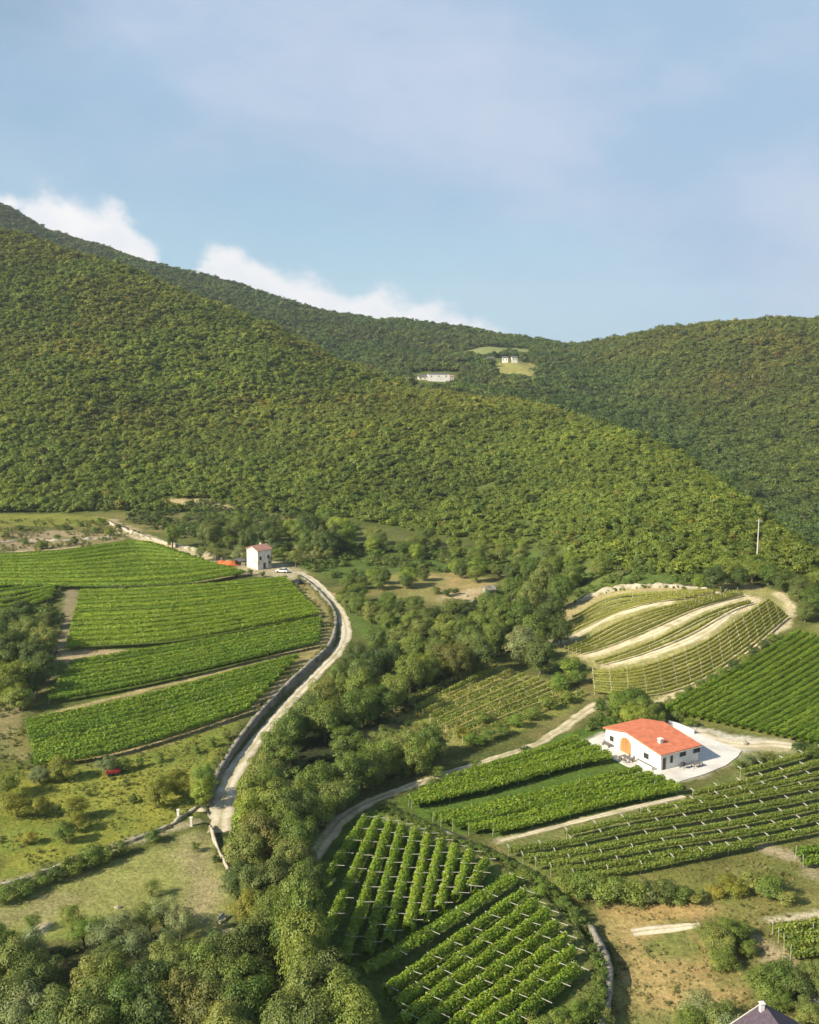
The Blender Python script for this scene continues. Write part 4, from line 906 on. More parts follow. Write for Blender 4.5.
# ---------------------------------------------------------------- foliage meshes
def crown_mesh(name, seed, ncl, nq, leaf, rc=(.13, .21), flat=.62, z0=.22, ragged=.25, flip=.35, mat=None):
    """unit crown: 1 high, about 1 wide. ncl clusters of nq leaf sprays, heaped through the crown's volume"""
    rg = np.random.default_rng(seed)
    d = rg.normal(size=(ncl, 3)); d /= np.linalg.norm(d, axis=1, keepdims=True)
    d[:, 2] = np.where((d[:, 2] < -.35) & (rg.uniform(size=ncl) < flip), -d[:, 2], d[:, 2])
    rr = rg.uniform(.25, 1, ncl)**.42*(1+ragged*(rg.uniform(size=ncl)-.6))
    R0 = np.array([.5-.13, .5-.13, (1-z0)/2-.08]); cz = (1+z0)/2
    ctr = d*rr[:, None]*R0+[0, 0, cz]
    # a taller lobe or two
    for k in range(rg.integers(2, 4)):
        a = rg.uniform(0, 6.28); i = rg.integers(0, ncl, 4); ctr[i, 0] += .12*math.cos(a); ctr[i, 1] += .12*math.sin(a); ctr[i, 2] += .07
    cr = rg.uniform(*rc, ncl)
    ci = np.repeat(np.arange(ncl), nq); n = len(ci)
    e = rg.normal(size=(n, 3)); e /= np.linalg.norm(e, axis=1, keepdims=True); e[:, 2] = np.where((e[:, 2] < -.3) & (rg.uniform(size=n) < .8), -e[:, 2], e[:, 2])
    pos = ctr[ci]+e*(cr[ci]*rg.uniform(.72, 1.08, n))[:, None]*[1, 1, .8]
    out = (pos-[0, 0, cz-.15]); out /= np.linalg.norm(out, axis=1, keepdims=True)+1e-9
    N = e*.9+out*.65+rg.normal(size=(n, 3))*.30+[0, 0, .12]; N /= np.linalg.norm(N, axis=1, keepdims=True)
    V, Fq = quads(pos, N, leaf*rg.uniform(.65, 1.4, n), flat, rg)
    ct = rg.uniform(.82, 1.2, ncl); warm = rg.normal(size=ncl)*.05
    tone = (ct[ci]*rg.uniform(.85, 1.15, n))[:, None]*np.stack([1+warm[ci], np.ones(n), 1-warm[ci]*.5], 1)
    return mesh_np(name, V, Fq, mat, np.repeat(tone, 4, axis=0))
def trunk_mesh(name, seed, limbs=5, lean=.05):
    rg = random.Random(seed); b = MB()
    top = Vector((rg.uniform(-lean, lean), rg.uniform(-lean, lean), .42)); b.tube([(0, 0, -.08), (top.x*.3, top.y*.3, .15), top], [.045, .034, .024], 7)
    for k in range(limbs):
        a = k*6.28/limbs+rg.uniform(-.4, .4); e = top+Vector((math.cos(a)*.26, math.sin(a)*.26, rg.uniform(.2, .42)))
        s = top*(rg.uniform(.65, .98)); mid_ = (s+e)/2+Vector((0, 0, -.03)); b.tube([s, mid_, e], [.018, .012, .005], 5)
    return b.mesh(name, M['bark'])
CR = {'broad': [crown_mesh('crown', 40+k, 58, 170, .031, (.10, .18), z0=.03) for k in range(6)],
      'olive': [crown_mesh('crown', 60+k, 36, 130, .036, (.11, .18), flat=.42, z0=.08, ragged=.4) for k in range(3)],
      'shrub': [crown_mesh('crown', 70+k, 26, 120, .052, (.14, .23), z0=-.06, ragged=.45) for k in range(4)],
      'tall': [crown_mesh('crown', 80+k, 46, 55, .055, (.10, .16), z0=.1, ragged=.2) for k in range(2)]}
TK = [trunk_mesh('trunk', k) for k in range(4)]
TM = {'dark': leaf_mat('leaf_dark', (.110, .150, .036), .22, .22), 'green': leaf_mat('leaf_green', (.165, .220, .040), .24, .22), 'fresh': leaf_mat('leaf_fresh', (.21, .285, .042), .26, .2),
      'olive': leaf_mat('leaf_olive', (.195, .230, .055), .22, .2), 'grey': leaf_mat('leaf_grey', (.225, .260, .105), .25, .18), 'yellow': leaf_mat('leaf_yellow', (.29, .28, .045), .33, .2), 'rust': leaf_mat('leaf_rust', (.205, .19, .05), .22, .2)}
TONE_WORD = {'dark': 'dark green', 'green': 'mid green', 'fresh': 'fresh green', 'olive': 'olive green', 'grey': 'grey green', 'yellow': 'yellowish', 'rust': 'rust tinged'}
for k in CR:
    for me in CR[k]: me.materials.append(TM['green'])
TREES = []          # x, y, radius: what stands where
def plant(x, y, h, w, kind, tone, label, group, rg):
    form = {'tree': 'broad', 'olive': 'olive', 'shrub': 'shrub', 'tall': 'tall'}[kind]
    nm = {'tree': 'broadleaf_tree', 'olive': 'olive_tree', 'shrub': 'shrub', 'tall': 'slender_tree'}[kind]
    r = empty(nm, (x, y, h1(x, y)-.05), rg.uniform(0, 6.28), (w, w*rg.uniform(.88, 1.12), h)); tag(r, label, 'shrub' if kind == 'shrub' else 'tree', group)
    o = link_mesh('crown', CR[form][rg.integers(0, len(CR[form]))], r)
    o.material_slots[0].link = 'OBJECT'; o.material_slots[0].material = TM[tone]
    if kind != 'shrub': link_mesh('trunk', TK[rg.integers(0, len(TK))], r)
    TREES.append((x, y, w/2))
def ground_under(cx, cy, h, frac=.55):     # ground point of a plant h high whose middle shows at (cx, cy)
    q = P(cx, cy)
    for _ in range(3):
        _, _, dep = project(q.x, q.y, q.z); q = P(cx, cy+frac*h*F_PX/dep*.9)
    return q
SEED = [900]
def clump(items, kind, place, group):
    """items: (cx, cy, height, width, tone) where each crown shows in the photograph; labels count along the clump from the west"""
    SEED[0] += 1; rg = np.random.default_rng(SEED[0]); items = sorted(items); n = len(items)
    big = max(i[2] for i in items); small = min(i[2] for i in items)
    noun = {'tree': 'tree', 'olive': 'olive tree', 'shrub': 'bush', 'tall': 'slender tree'}[kind]
    for i, (cx, cy, h, w, tone) in enumerate(items):
        q = ground_under(cx, cy, h)
        sz = 'tall ' if h > .9*big and big > 1.25*small else ('small ' if h < 1.12*small and big > 1.25*small else '')
        pos = f'{ORD[i]} from left {place}' if n > 1 else place
        plant(q.x, q.y, h, w, kind, tone, f'{sz}{TONE_WORD[tone]} {noun}, {pos}', group, rg)
def fill(poly, spacing, hr, wr, tones, kind, place, group, jit=.35, lim=20):
    """crowns set through a patch of the photograph, about spacing metres apart on the ground"""
    SEED[0] += 1; rg = np.random.default_rng(SEED[0])
    p = np.array(poly, float); base = at(p[:, 0], p[:, 1]+.5*np.mean(hr)*5.5)[:, :2]
    x0, y0 = base.min(0); x1, y1 = base.max(0); got = []
    for a in np.arange(x0, x1+spacing, spacing):
        for k, b in enumerate(np.arange(y0, y1+spacing, spacing*.9)):
            x, y = a+rg.normal()*spacing*jit*.5+(k % 2)*spacing/2, b+rg.normal()*spacing*jit*.5
            if poly_sd(base, np.array([x]), np.array([y]))[0] > 0: got.append((x, y))
    rg.shuffle(got); got = got[:lim]
    got = [(project(x, y, h1(x, y))[0], x, y) for x, y in got]; got.sort()
    noun = {'tree': 'tree', 'olive': 'olive tree', 'shrub': 'bush', 'tall': 'slender tree'}[kind]
    for i, (_, x, y) in enumerate(got):
        h = rg.uniform(*hr); tone = rg.choice(tones)
        plant(x, y, h, h*rg.uniform(*wr), kind, tone, f'{TONE_WORD[tone]} {noun}, {ORD[i]} from left {place}' if len(got) > 1 else f'{TONE_WORD[tone]} {noun} {place}', group, rg)
G_R = 'trees of the ravine'
clump([(340, 679, 7, 7, 'green'), (322, 693, 8, 8, 'olive'), (306, 712, 8, 8, 'olive'), (325, 719, 9, 8, 'green'), (290, 729, 8, 8, 'green'), (300, 728, 6, 6, 'dark'), (276, 749, 9, 8.5, 'green'), (265, 775, 8, 8, 'olive'), (272, 786, 7, 7, 'green'), (362, 679, 9, 8, 'olive'), (364, 707, 8, 8, 'green')],
      'tree', 'downhill of the gravel road', G_R)
clump([(255, 798, 9, 8, 'green'), (277, 805, 9, 8, 'green'), (251, 821, 8, 7, 'fresh'), (263, 837, 8, 8, 'rust'), (283, 829, 8, 8, 'green'), (247, 851, 7, 7, 'olive'), (299, 837, 8, 7.5, 'green'), (293, 815, 8, 7, 'dark')], 'tree', 'among trees round the road end', G_R)
clump([(300, 800, 7, 7.5, 'green'), (316, 785, 8, 8, 'green'), (333, 796, 7, 7.5, 'olive'), (346, 776, 8, 8, 'green'), (318, 812, 6, 7, 'green'), (362, 768, 7.5, 8, 'green'), (372, 774, 5.5, 6.5, 'dark'), (346, 790, 5, 6, 'green'), (383, 758, 7, 7.5, 'green'), (400, 764, 4, 5, 'olive'), (404, 748, 7, 7.5, 'olive'), (418, 756, 7, 7.5, 'green'), (430, 740, 6.5, 7, 'green'), (436, 749, 4, 5, 'dark'), (384, 738, 5, 6, 'olive')],
      'tree', 'on the bank above the lower farm track', G_R)
clump([(355, 655, 8, 7, 'dark'), (372, 668, 9, 8, 'dark'), (360, 690, 9, 8, 'green'), (352, 714, 8, 8, 'green'), (378, 702, 8, 7.5, 'green'), (395, 690, 9, 8, 'green'), (390, 662, 9, 8, 'dark'), (410, 672, 9, 8, 'green'), (376, 640, 8, 7, 'green'), (400, 640, 8, 7.5, 'olive'), (416, 648, 8, 8, 'green'), (425, 668, 8, 8, 'green'), (438, 655, 9, 8.5, 'olive'), (346, 740, 6, 7, 'green')],
      'tree', 'in the middle of the ravine wood', G_R)
clump([(455, 660, 9, 9, 'rust'), (470, 645, 9, 8.5, 'olive'), (482, 655, 9, 8, 'dark'), (462, 630, 8, 8, 'green'), (445, 628, 8, 8, 'green'), (430, 618, 7, 7, 'dark'), (480, 625, 9, 8, 'green'), (495, 635, 9, 8, 'green'), (502, 615, 9, 8.5, 'green'), (452, 608, 7, 7, 'olive'), (488, 605, 8, 7.5, 'green'), (415, 605, 6, 7, 'green')],
      'tree', 'in the upper ravine wood below the stone hut', G_R)
clump([(512, 590, 9, 8.5, 'green'), (530, 600, 10, 9, 'olive'), (520, 615, 10, 9, 'green'), (545, 580, 11, 10, 'olive'), (560, 592, 11, 9.5, 'green'), (552, 612, 10, 9, 'dark'), (535, 630, 10, 9, 'green'), (560, 632, 8, 8, 'dark'), (520, 645, 9, 9, 'grey'), (540, 655, 9, 9, 'dark'), (572, 575, 9, 8, 'green'), (530, 570, 8, 8, 'green'), (518, 566, 8, 7, 'olive')],
      'tree', 'in the tall clump beside the terraced vineyard', G_R)
clump([(568, 665, 4.2, 6.3, 'fresh'), (578, 677, 3.5, 5.4, 'green'), (560, 681, 3.5, 5.4, 'fresh'), (566, 697, 2.8, 4.5, 'green'), (550, 703, 2.8, 4.5, 'green'), (533, 713, 2.8, 4.5, 'green'), (518, 721, 2.8, 4.5, 'fresh'), (503, 730, 2.4, 4.0, 'green'), (488, 735, 2.4, 4.0, 'green'), (474, 739, 2.4, 4.5, 'fresh'), (460, 732, 2.1, 4.0, 'yellow'), (484, 717, 2.1, 3.6, 'green')],
      'shrub', 'in the hedge above the farm track', 'hedge along the farm track')
fill([(335, 582), (375, 592), (420, 604), (470, 624), (455, 640), (400, 622), (345, 604)], 5.6, (4.5, 6.5), (1.0, 1.25), ['green', 'dark', 'green', 'olive'], 'tree', 'in the tree belt below the golden meadow', 'tree belt below the golden meadow')
fill([(325, 572), (400, 568), (480, 552), (530, 556), (530, 566), (450, 572), (390, 577), (330, 584)], 6.0, (4, 6), (1.0, 1.4), ['green', 'dark', 'dark', 'fresh'], 'tree', 'along the back edge of the golden meadow', 'trees behind the golden meadow')
fill([(180, 545), (232, 534), (300, 538), (340, 540), (340, 550), (290, 556), (262, 548), (205, 552)], 6.5, (4, 6), (1.1, 1.35), ['grey', 'grey', 'green', 'olive'], 'olive', 'behind the tall white house', 'olive trees behind the tall white house', lim=20)
fill([(170, 522), (240, 512), (330, 506), (362, 522), (350, 534), (240, 530)], 8.5, (8, 11), (.8, 1.0), ['dark', 'dark', 'green', 'fresh'], 'tree', 'in the dark grove at the hill foot', 'grove at the hill foot', lim=22)
fill([(362, 526), (480, 530), (560, 545), (620, 560), (610, 566), (540, 555), (470, 548), (365, 542)], 9, (5, 7.5), (1.0, 1.3), ['fresh', 'green', 'green', 'olive'], 'tree', 'in the light green belt at the hill foot', 'light green trees at the hill foot', lim=22)
clump([(108, 935, 5, 5.5, 'grey'), (128, 928, 5, 5.5, 'grey'), (165, 912, 5, 5.5, 'grey'), (180, 922, 5, 5, 'grey'), (140, 948, 5, 6, 'grey'), (112, 960, 5, 5.5, 'olive'), (170, 945, 4.5, 5, 'grey'), (150, 918, 4.5, 5, 'olive'), (152, 888, 2.5, 3, 'olive'), (72, 918, 4, 4.5, 'green'), (84, 932, 4, 5, 'fresh'), (33, 922, 2.6, 3, 'green')], 'olive', 'along the lower edge of the mown meadow', 'olive trees of the mown meadow')
clump([(12, 970, 8, 6.9, 'olive'), (30, 955, 7, 6.0, 'grey'), (40, 980, 8, 6.9, 'dark'), (10, 1005, 8, 6.9, 'olive'), (34, 1010, 8, 6.9, 'grey'), (58, 1022, 8, 6.9, 'olive'), (2, 945, 6, 5.2, 'green')], 'tree', 'in the dark thicket at the lower left corner', 'thicket below the mown meadow')
clump([(92, 985, 7, 6.0, 'olive'), (115, 985, 7, 6.0, 'green'), (100, 1010, 8, 6.9, 'olive'), (128, 1012, 8, 6.9, 'green'), (150, 985, 7, 6.0, 'dark'), (84, 1030, 8, 6.9, 'olive'), (155, 1015, 8, 6.5, 'dark'), (180, 975, 6.5, 6.0, 'olive'), (185, 1005, 8, 6.9, 'rust'), (205, 968, 7, 6.5, 'green'), (170, 960, 6, 5.6, 'olive')], 'tree', 'below the olive trees', 'thicket below the mown meadow')
clump([(228, 955, 7, 6.5, 'dark'), (250, 948, 7, 6.5, 'dark'), (222, 985, 8, 6.9, 'olive'), (245, 985, 8, 6.9, 'green'), (212, 1015, 8, 6.9, 'rust'), (245, 1012, 8.5, 6.9, 'green'), (285, 1025, 8, 6.9, 'olive'), (228, 1034, 8, 6.9, 'olive')], 'tree', 'below the stone table', 'thicket below the mown meadow')
clump([(238, 880, 6, 5.6, 'dark'), (258, 885, 7, 6.0, 'dark'), (280, 880, 8.0, 6.0, 'dark'), (252, 910, 6, 5.2, 'yellow'), (272, 908, 7, 6.0, 'green'), (300, 905, 11.5, 6.5, 'green'), (290, 930, 10.3, 6.5, 'green'), (308, 925, 12.6, 6.5, 'green'), (304, 948, 11.5, 6.5, 'green'), (265, 932, 7, 6.0, 'olive'), (312, 880, 6.9, 5.2, 'dark'), (292, 858, 6.9, 5.6, 'olive'), (308, 862, 4.6, 4.3, 'rust')], 'tree', 'between stone table and walled vineyard', 'trees west of the walled vineyard')
clump([(302, 970, 9.2, 6.5, 'green'), (308, 1000, 10.3, 6.5, 'olive'), (330, 985, 9.2, 6.9, 'dark'), (340, 1010, 9.8, 7.3, 'green'), (315, 1025, 9.2, 6.9, 'dark'), (355, 1026, 9.2, 6.9, 'green')], 'tree', 'at the bottom corner of the walled vineyard', 'trees west of the walled vineyard')
clump([(22, 612, 7, 8, 'dark'), (44, 668, 7, 8, 'dark'), (20, 696, 6, 8, 'green'), (10, 625, 8.9, 9.0, 'dark'), (28, 632, 8.9, 9.0, 'olive'), (12, 650, 10.0, 10.1, 'dark'), (34, 655, 8.9, 9.0, 'dark'), (45, 640, 7.8, 7.8, 'olive'), (8, 680, 10.0, 10.1, 'green'), (30, 680, 7.8, 7.8, 'dark'), (50, 618, 5.6, 6.7, 'dark'), (-12, 640, 10.0, 10.1, 'dark'), (-14, 670, 10.0, 10.1, 'dark')], 'tree', 'in the dark grove by the shaded lane', 'grove by the shaded lane')
clump([(17, 802, 5, 6, 'yellow'), (8, 782, 5, 6, 'green'), (40, 806, 3.5, 4.5, 'yellow'), (75, 808, 4, 5, 'yellow'), (66, 832, 3.5, 4, 'green'), (78, 822, 3, 4, 'yellow'), (160, 792, 5, 6, 'yellow'), (176, 782, 4.5, 5.5, 'yellow'), (205, 778, 5.5, 5.5, 'fresh'), (203, 792, 4.5, 5, 'fresh'), (62, 768, 4.5, 5.5, 'yellow'), (40, 775, 3, 4.5, 'grey'), (108, 764, 3.5, 4.5, 'grey')], 'tree', 'scattered over the yellow orchard meadow', 'orchard trees')
clump([(123, 765, 2.5, 3, 'green'), (140, 762, 1.8, 2, 'green'), (160, 757, 1.8, 2, 'green'), (133, 799, 1.5, 1.8, 'dark'), (125, 782, 1.2, 1.6, 'olive'), (88, 793, 1.2, 1.6, 'olive'), (212, 742, 2, 2.4, 'green'), (196, 750, 1.6, 2, 'green'), (225, 735, 2, 2.6, 'olive'), (30, 838, 2, 3, 'yellow')], 'shrub', 'dotted over the yellow orchard meadow', 'small bushes of the orchard meadow')
clump([(5, 893, 2.6, 4, 'green'), (22, 886, 2.4, 4, 'green'), (42, 880, 2, 3.5, 'green'), (58, 874, 2.2, 3.6, 'dark'), (72, 864, 3, 4.2, 'green'), (88, 858, 3, 4.4, 'green'), (104, 853, 2.8, 4, 'green'), (120, 848, 2.2, 3.2, 'olive'), (153, 836, 2.2, 3, 'green'), (196, 846, 1.2, 1.8, 'olive'), (216, 858, 1.2, 1.6, 'dark')], 'shrub', 'in the hedge below the low stone wall', 'hedge below the low stone wall')
clump([(621, 704, 6, 7, 'fresh'), (634, 702, 6.5, 7.5, 'green'), (646, 712, 5.5, 6.5, 'green'), (632, 714, 4.5, 6, 'fresh'), (655, 716, 4, 5, 'green')], 'tree', 'in the round clump behind the red roofed house', 'clump behind the red roofed house')
clump([(714, 578, 7, 7.5, 'dark'), (726, 570, 7, 8, 'green'), (738, 578, 6, 7, 'dark'), (752, 570, 6.5, 8, 'green'), (768, 574, 6, 7.5, 'green'), (783, 580, 6, 7, 'dark'), (800, 588, 7, 8, 'dark'), (812, 600, 7, 8, 'green'), (805, 612, 5, 6, 'dark'), (818, 582, 7, 8, 'green'), (700, 582, 4, 5, 'fresh')], 'tree', 'along the top of the terraced vineyard', 'trees above the terraced vineyard')
clump([(566, 884, 3.4, 4.4, 'green'), (584, 886, 3.8, 5, 'green'), (600, 888, 3.8, 5, 'green'), (618, 890, 4, 5, 'green'), (636, 892, 3.6, 4.6, 'green'), (650, 890, 3.2, 4.2, 'grey'), (664, 892, 3.4, 4.6, 'dark'), (680, 893, 2.8, 4, 'green'), (696, 896, 2.2, 3.4, 'olive')], 'shrub', 'in the bush row below the post studded slope', 'bushes below the broad slope')
clump([(752, 880, 3.0, 4.4, 'olive'), (770, 886, 3.2, 4.6, 'green'), (738, 888, 2.2, 3.6, 'yellow'), (728, 880, 1.8, 3.2, 'yellow'), (786, 896, 2.2, 3.6, 'olive'), (715, 890, 1.6, 3, 'yellow')], 'shrub', 'on the scrubby patch by the bare soil', 'scrub by the bare soil')
clump([(718, 940, 4, 5.5, 'olive'), (728, 932, 3.6, 5, 'green'), (708, 932, 3, 4.2, 'olive'), (722, 958, 3, 4, 'green'), (742, 930, 2.4, 3.6, 'green'), (748, 948, 2, 3, 'green')], 'tree', 'round the sprawling tree on the dry slope', 'trees on the dry slope')
clump([(765, 985, 4.5, 5.5, 'green'), (780, 978, 4.5, 5.5, 'green'), (796, 985, 4, 5, 'dark'), (812, 975, 4, 5, 'olive'), (778, 998, 3, 4, 'green'), (810, 1014, 3, 4, 'olive'), (826, 985, 4, 5, 'green')], 'tree', 'behind the dark roof', 'trees behind the dark roof')
clump([(700, 1014, 5, 6, 'grey'), (718, 1022, 5, 5.5, 'olive'), (688, 1028, 5, 5, 'green'), (735, 1034, 5, 5, 'grey')], 'tree', 'in front of the dark roof', 'trees in front of the dark roof')
clump([(5, 535, 2.6, 4, 'olive'), (24, 541, 2.4, 4, 'green'), (42, 545, 3, 4.6, 'green'), (58, 537, 2.2, 3.6, 'green'), (66, 527, 2.2, 4, 'dark'), (80, 524, 2.2, 4, 'green'), (75, 541, 2.6, 4, 'dark'), (96, 530, 2.4, 4, 'olive'), (20, 528, 2.2, 4, 'dark'), (102, 521, 3, 4, 'green'), (38, 552, 2, 3.2, 'yellow'), (110, 532, 3, 4, 'green'), (118, 526, 2.4, 3.4, 'dark')], 'shrub', 'on the bare upper terrace', 'bushes of the bare upper terrace')
clump([(436, 590, 2.2, 3.4, 'dark'), (446, 592.5, 2.4, 4, 'dark'), (455, 591, 2, 3, 'dark'), (482, 600, 2.2, 3, 'olive')], 'shrub', 'on the golden meadow by the stone hut', 'bushes on the golden meadow')
clump([(690, 690, 2.2, 3.4, 'green'), (700, 684, 2.2, 3.4, 'green'), (712, 678, 2.2, 3.4, 'green'), (722, 672, 2.4, 3.6, 'green'), (733, 665, 2.4, 3.6, 'dark'), (744, 658, 2.4, 3.6, 'green'), (754, 651, 2.6, 3.8, 'dark'), (763, 644, 2.6, 3.8, 'dark'), (680, 696, 2, 3, 'green'), (772, 638, 2.4, 3.4, 'green'), (670, 702, 2, 3, 'olive')], 'shrub', 'along the grassy bank above the striped vineyard', 'bushes of the grassy bank')
clump([(746, 760, 2.2, 3.4, 'grey'), (757, 758, 2.4, 3.6, 'grey'), (768, 757, 2.2, 3.4, 'olive'), (800, 748, 3, 4, 'dark'), (812, 752, 2.4, 3.4, 'green'), (738, 764, 1.6, 2.6, 'olive'), (690, 722, 2, 3, 'green'), (678, 716, 2.4, 3, 'green')], 'shrub', 'round the paved drive', 'bushes by the paved drive')
clump([(455, 778, 2.4, 3, 'dark'), (434, 784, 2.4, 3, 'dark'), (438, 771, 2.0, 3, 'green'), (526, 752, 2.2, 3.2, 'dark'), (476, 764, 2, 2.6, 'green')], 'shrub', 'on the verge of the farm track', 'bushes on the farm track verge')
clump([(250, 572, 2.2, 2.6, 'dark'), (262, 574, 2, 2.6, 'green'), (238, 574, 1.8, 2.6, 'green'), (268, 560, 5, 3, 'dark')], 'shrub', 'at the foot of the tall white house', 'bushes at the tall white house')
clump([(562, 903, 2, 3, 'green'), (588, 1008, 2.0, 3, 'green'), (575, 1014, 2.4, 3.4, 'fresh'), (560, 1022, 2.8, 3.6, 'green'), (540, 1028, 2.6, 3.6, 'green'), (602, 1018, 2.2, 3, 'olive'), (520, 878, 1.6, 2.4, 'fresh'), (540, 890, 1.6, 2.6, 'fresh')], 'shrub', 'just inside the curved stone wall', 'bushes inside the curved stone wall')
clump([(585, 397, 9, 11, 'grey'), (598, 402, 9, 11, 'grey'), (574, 393, 8, 9, 'grey')], 'tree', 'in the pale grey clump of the far gully', 'pale trees of the far gully')

# ---------------------------------------------------------------- woods and scrub: what nobody could count
FM = leaf_mat('wood_leaf', (1, 1, 1), .24, instancer=True)
FC = [crown_mesh('wood_crown', 200+k, 16, 34, .115, (.16, .26), z0=.0, ragged=.3, mat=FM) for k in range(6)]
UC = [crown_mesh('scrub_crown', 230+k, 8, 26, .15, (.2, .33), z0=-.05, ragged=.5, mat=FM) for k in range(4)]
def scatter(name, pts, rot, scl, idx, tint, meshes):
    me = bpy.data.meshes.new(name); me.vertices.add(len(pts)); me.vertices.foreach_set('co', np.asarray(pts, np.float32).ravel())
    for nm, ty, key, v in (('rot', 'FLOAT_VECTOR', 'vector', rot), ('scl', 'FLOAT_VECTOR', 'vector', scl), ('pick', 'INT', 'value', idx), ('tint', 'FLOAT_COLOR', 'color', np.concatenate([tint, np.ones((len(tint), 1))], 1))):
        a = me.attributes.new(nm, ty, 'POINT'); a.data.foreach_set(key, np.asarray(v, np.int32 if ty == 'INT' else np.float32).ravel())
    o = link_mesh(name, me); tag(o, kind='stuff')
    ng = bpy.data.node_groups.new(name+'_scatter', 'GeometryNodeTree')
    ng.interface.new_socket('Geometry', in_out='INPUT', socket_type='NodeSocketGeometry'); ng.interface.new_socket('Geometry', in_out='OUTPUT', socket_type='NodeSocketGeometry')
    gi, go = ng.nodes.new('NodeGroupInput'), ng.nodes.new('NodeGroupOutput'); L = ng.links
    ip = ng.nodes.new('GeometryNodeInstanceOnPoints'); jn = ng.nodes.new('GeometryNodeJoinGeometry')
    for m in meshes:
        src = bpy.data.objects.new(m.name, m)
        oi = ng.nodes.new('GeometryNodeObjectInfo'); oi.inputs['Object'].default_value = src
        g2 = ng.nodes.new('GeometryNodeGeometryToInstance'); L.new(oi.outputs['Geometry'], g2.inputs[0]); L.new(g2.outputs[0], jn.inputs[0])
    def attr(nm, ty):
        n = ng.nodes.new('GeometryNodeInputNamedAttribute'); n.data_type = ty; n.inputs['Name'].default_value = nm; return n.outputs['Attribute']
    L.new(gi.outputs[0], ip.inputs['Points']); L.new(jn.outputs[0], ip.inputs['Instance']); ip.inputs['Pick Instance'].default_value = True
    L.new(attr('pick', 'INT'), ip.inputs['Instance Index']); L.new(attr('scl', 'FLOAT_VECTOR'), ip.inputs['Scale'])
    er = ng.nodes.new('FunctionNodeEulerToRotation'); L.new(attr('rot', 'FLOAT_VECTOR'), er.inputs[0]); L.new(er.outputs[0], ip.inputs['Rotation'])
    L.new(ip.outputs[0], go.inputs[0])
    md = o.modifiers.new('scatter', 'NODES'); md.node_group = ng
    return o
def in_px(poly, x, y):
    p = at([q[0] for q in poly], [q[1] for q in poly]); return poly_sd(p, x, y)
def mixc(a, b, t): return np.array(a)*(1-t[:, None])+np.array(b)*t[:, None]
def woods():
    rg = np.random.default_rng(77); X, Y = [], []
    def lay(y0, y1, sp):
        yy = np.arange(y0, y1, sp)
        for y in yy:
            xs = np.arange(-.60*y-60, .60*y+60, sp); n = len(xs)
            X.append(xs+rg.uniform(-.48, .48, n)*sp); Y.append(y+rg.uniform(-.48, .48, n)*sp)
    lay(250, 560, 2.6); lay(560, 960, 2.8); lay(960, 1800, 4.6)
    x, y = np.concatenate(X), np.concatenate(Y)
    u = np.clip(x/np.maximum(y, 90), -1.6, 1.6)
    ft = np.interp(u, UG, foot[0])+3+8*(fbm(x/20, y/20, 31, 2)-.5); bk = np.interp(u, UG, back[0])+60
    k = (y > ft) & (y < bk)
    for c, m in (([(488, 373), (500, 363), (530, 362), (545, 372), (530, 381), (500, 377)], 2), ([(452, 353), (490, 346), (530, 349), (535, 356), (480, 357)], 3), ([(145, 503), (165, 498), (205, 499), (245, 508), (215, 512), (160, 507)], 1),
                 ([(412, 391), (412, 372), (458, 372), (460, 391)], 0), ([(485, 365), (485, 359), (520, 359), (520, 365)], 0)):
        k &= in_px(c, x, y) < m-1
    x, y, u = x[k], y[k], u[k]
    # scrubby openings on the lower right spur
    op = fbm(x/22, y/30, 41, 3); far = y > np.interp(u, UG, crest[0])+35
    spur = (x > 30) & (y < 520) & ~far
    k = rg.uniform(size=len(x)) < np.where(spur, np.clip((op-.30)/.12, .25, 1), 1)
    x, y, far, op, spur = x[k], y[k], far[k], op[k], spur[k]
    n = len(x); z = height(x, y)
    big = fbm(x/9, y/9, 51, 2)
    w = np.where(far, rg.uniform(4.6, 8.6, n), np.where(spur, rg.uniform(2.4, 4.8, n), rg.uniform(2.8, 5.6, n)))*(.45+1.1*big)
    h = w*rg.uniform(.5, .95, n)
    warm = smooth01((fbm(x/70, y/70, 61, 3)-.38)/.26)*smooth01((z-12)/35)
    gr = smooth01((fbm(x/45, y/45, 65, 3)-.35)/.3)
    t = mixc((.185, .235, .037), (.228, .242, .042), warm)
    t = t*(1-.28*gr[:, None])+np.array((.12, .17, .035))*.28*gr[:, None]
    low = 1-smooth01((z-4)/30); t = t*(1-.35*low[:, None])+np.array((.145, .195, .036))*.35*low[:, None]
    yel = (rg.uniform(size=n) < .14+.10*warm); t[yel] = t[yel]*[1.25, 1.16, .95]
    br = (rg.uniform(size=n) < .02+.04*warm); t[br] = t[br]*[1.08, .84, .95]
    dk = (rg.uniform(size=n) < .16); t[dk] *= [.68, .76, .85]
    # beyond the crest: shade and bluish distance put into the leaf tint
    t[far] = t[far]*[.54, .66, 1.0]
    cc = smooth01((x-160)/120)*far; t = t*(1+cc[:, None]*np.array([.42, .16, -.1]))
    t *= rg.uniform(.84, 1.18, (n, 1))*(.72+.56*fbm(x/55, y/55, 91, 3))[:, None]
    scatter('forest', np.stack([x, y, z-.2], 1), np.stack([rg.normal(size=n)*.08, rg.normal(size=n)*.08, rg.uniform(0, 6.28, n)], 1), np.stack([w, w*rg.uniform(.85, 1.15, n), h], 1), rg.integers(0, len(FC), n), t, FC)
    print('forest', n)
woods()
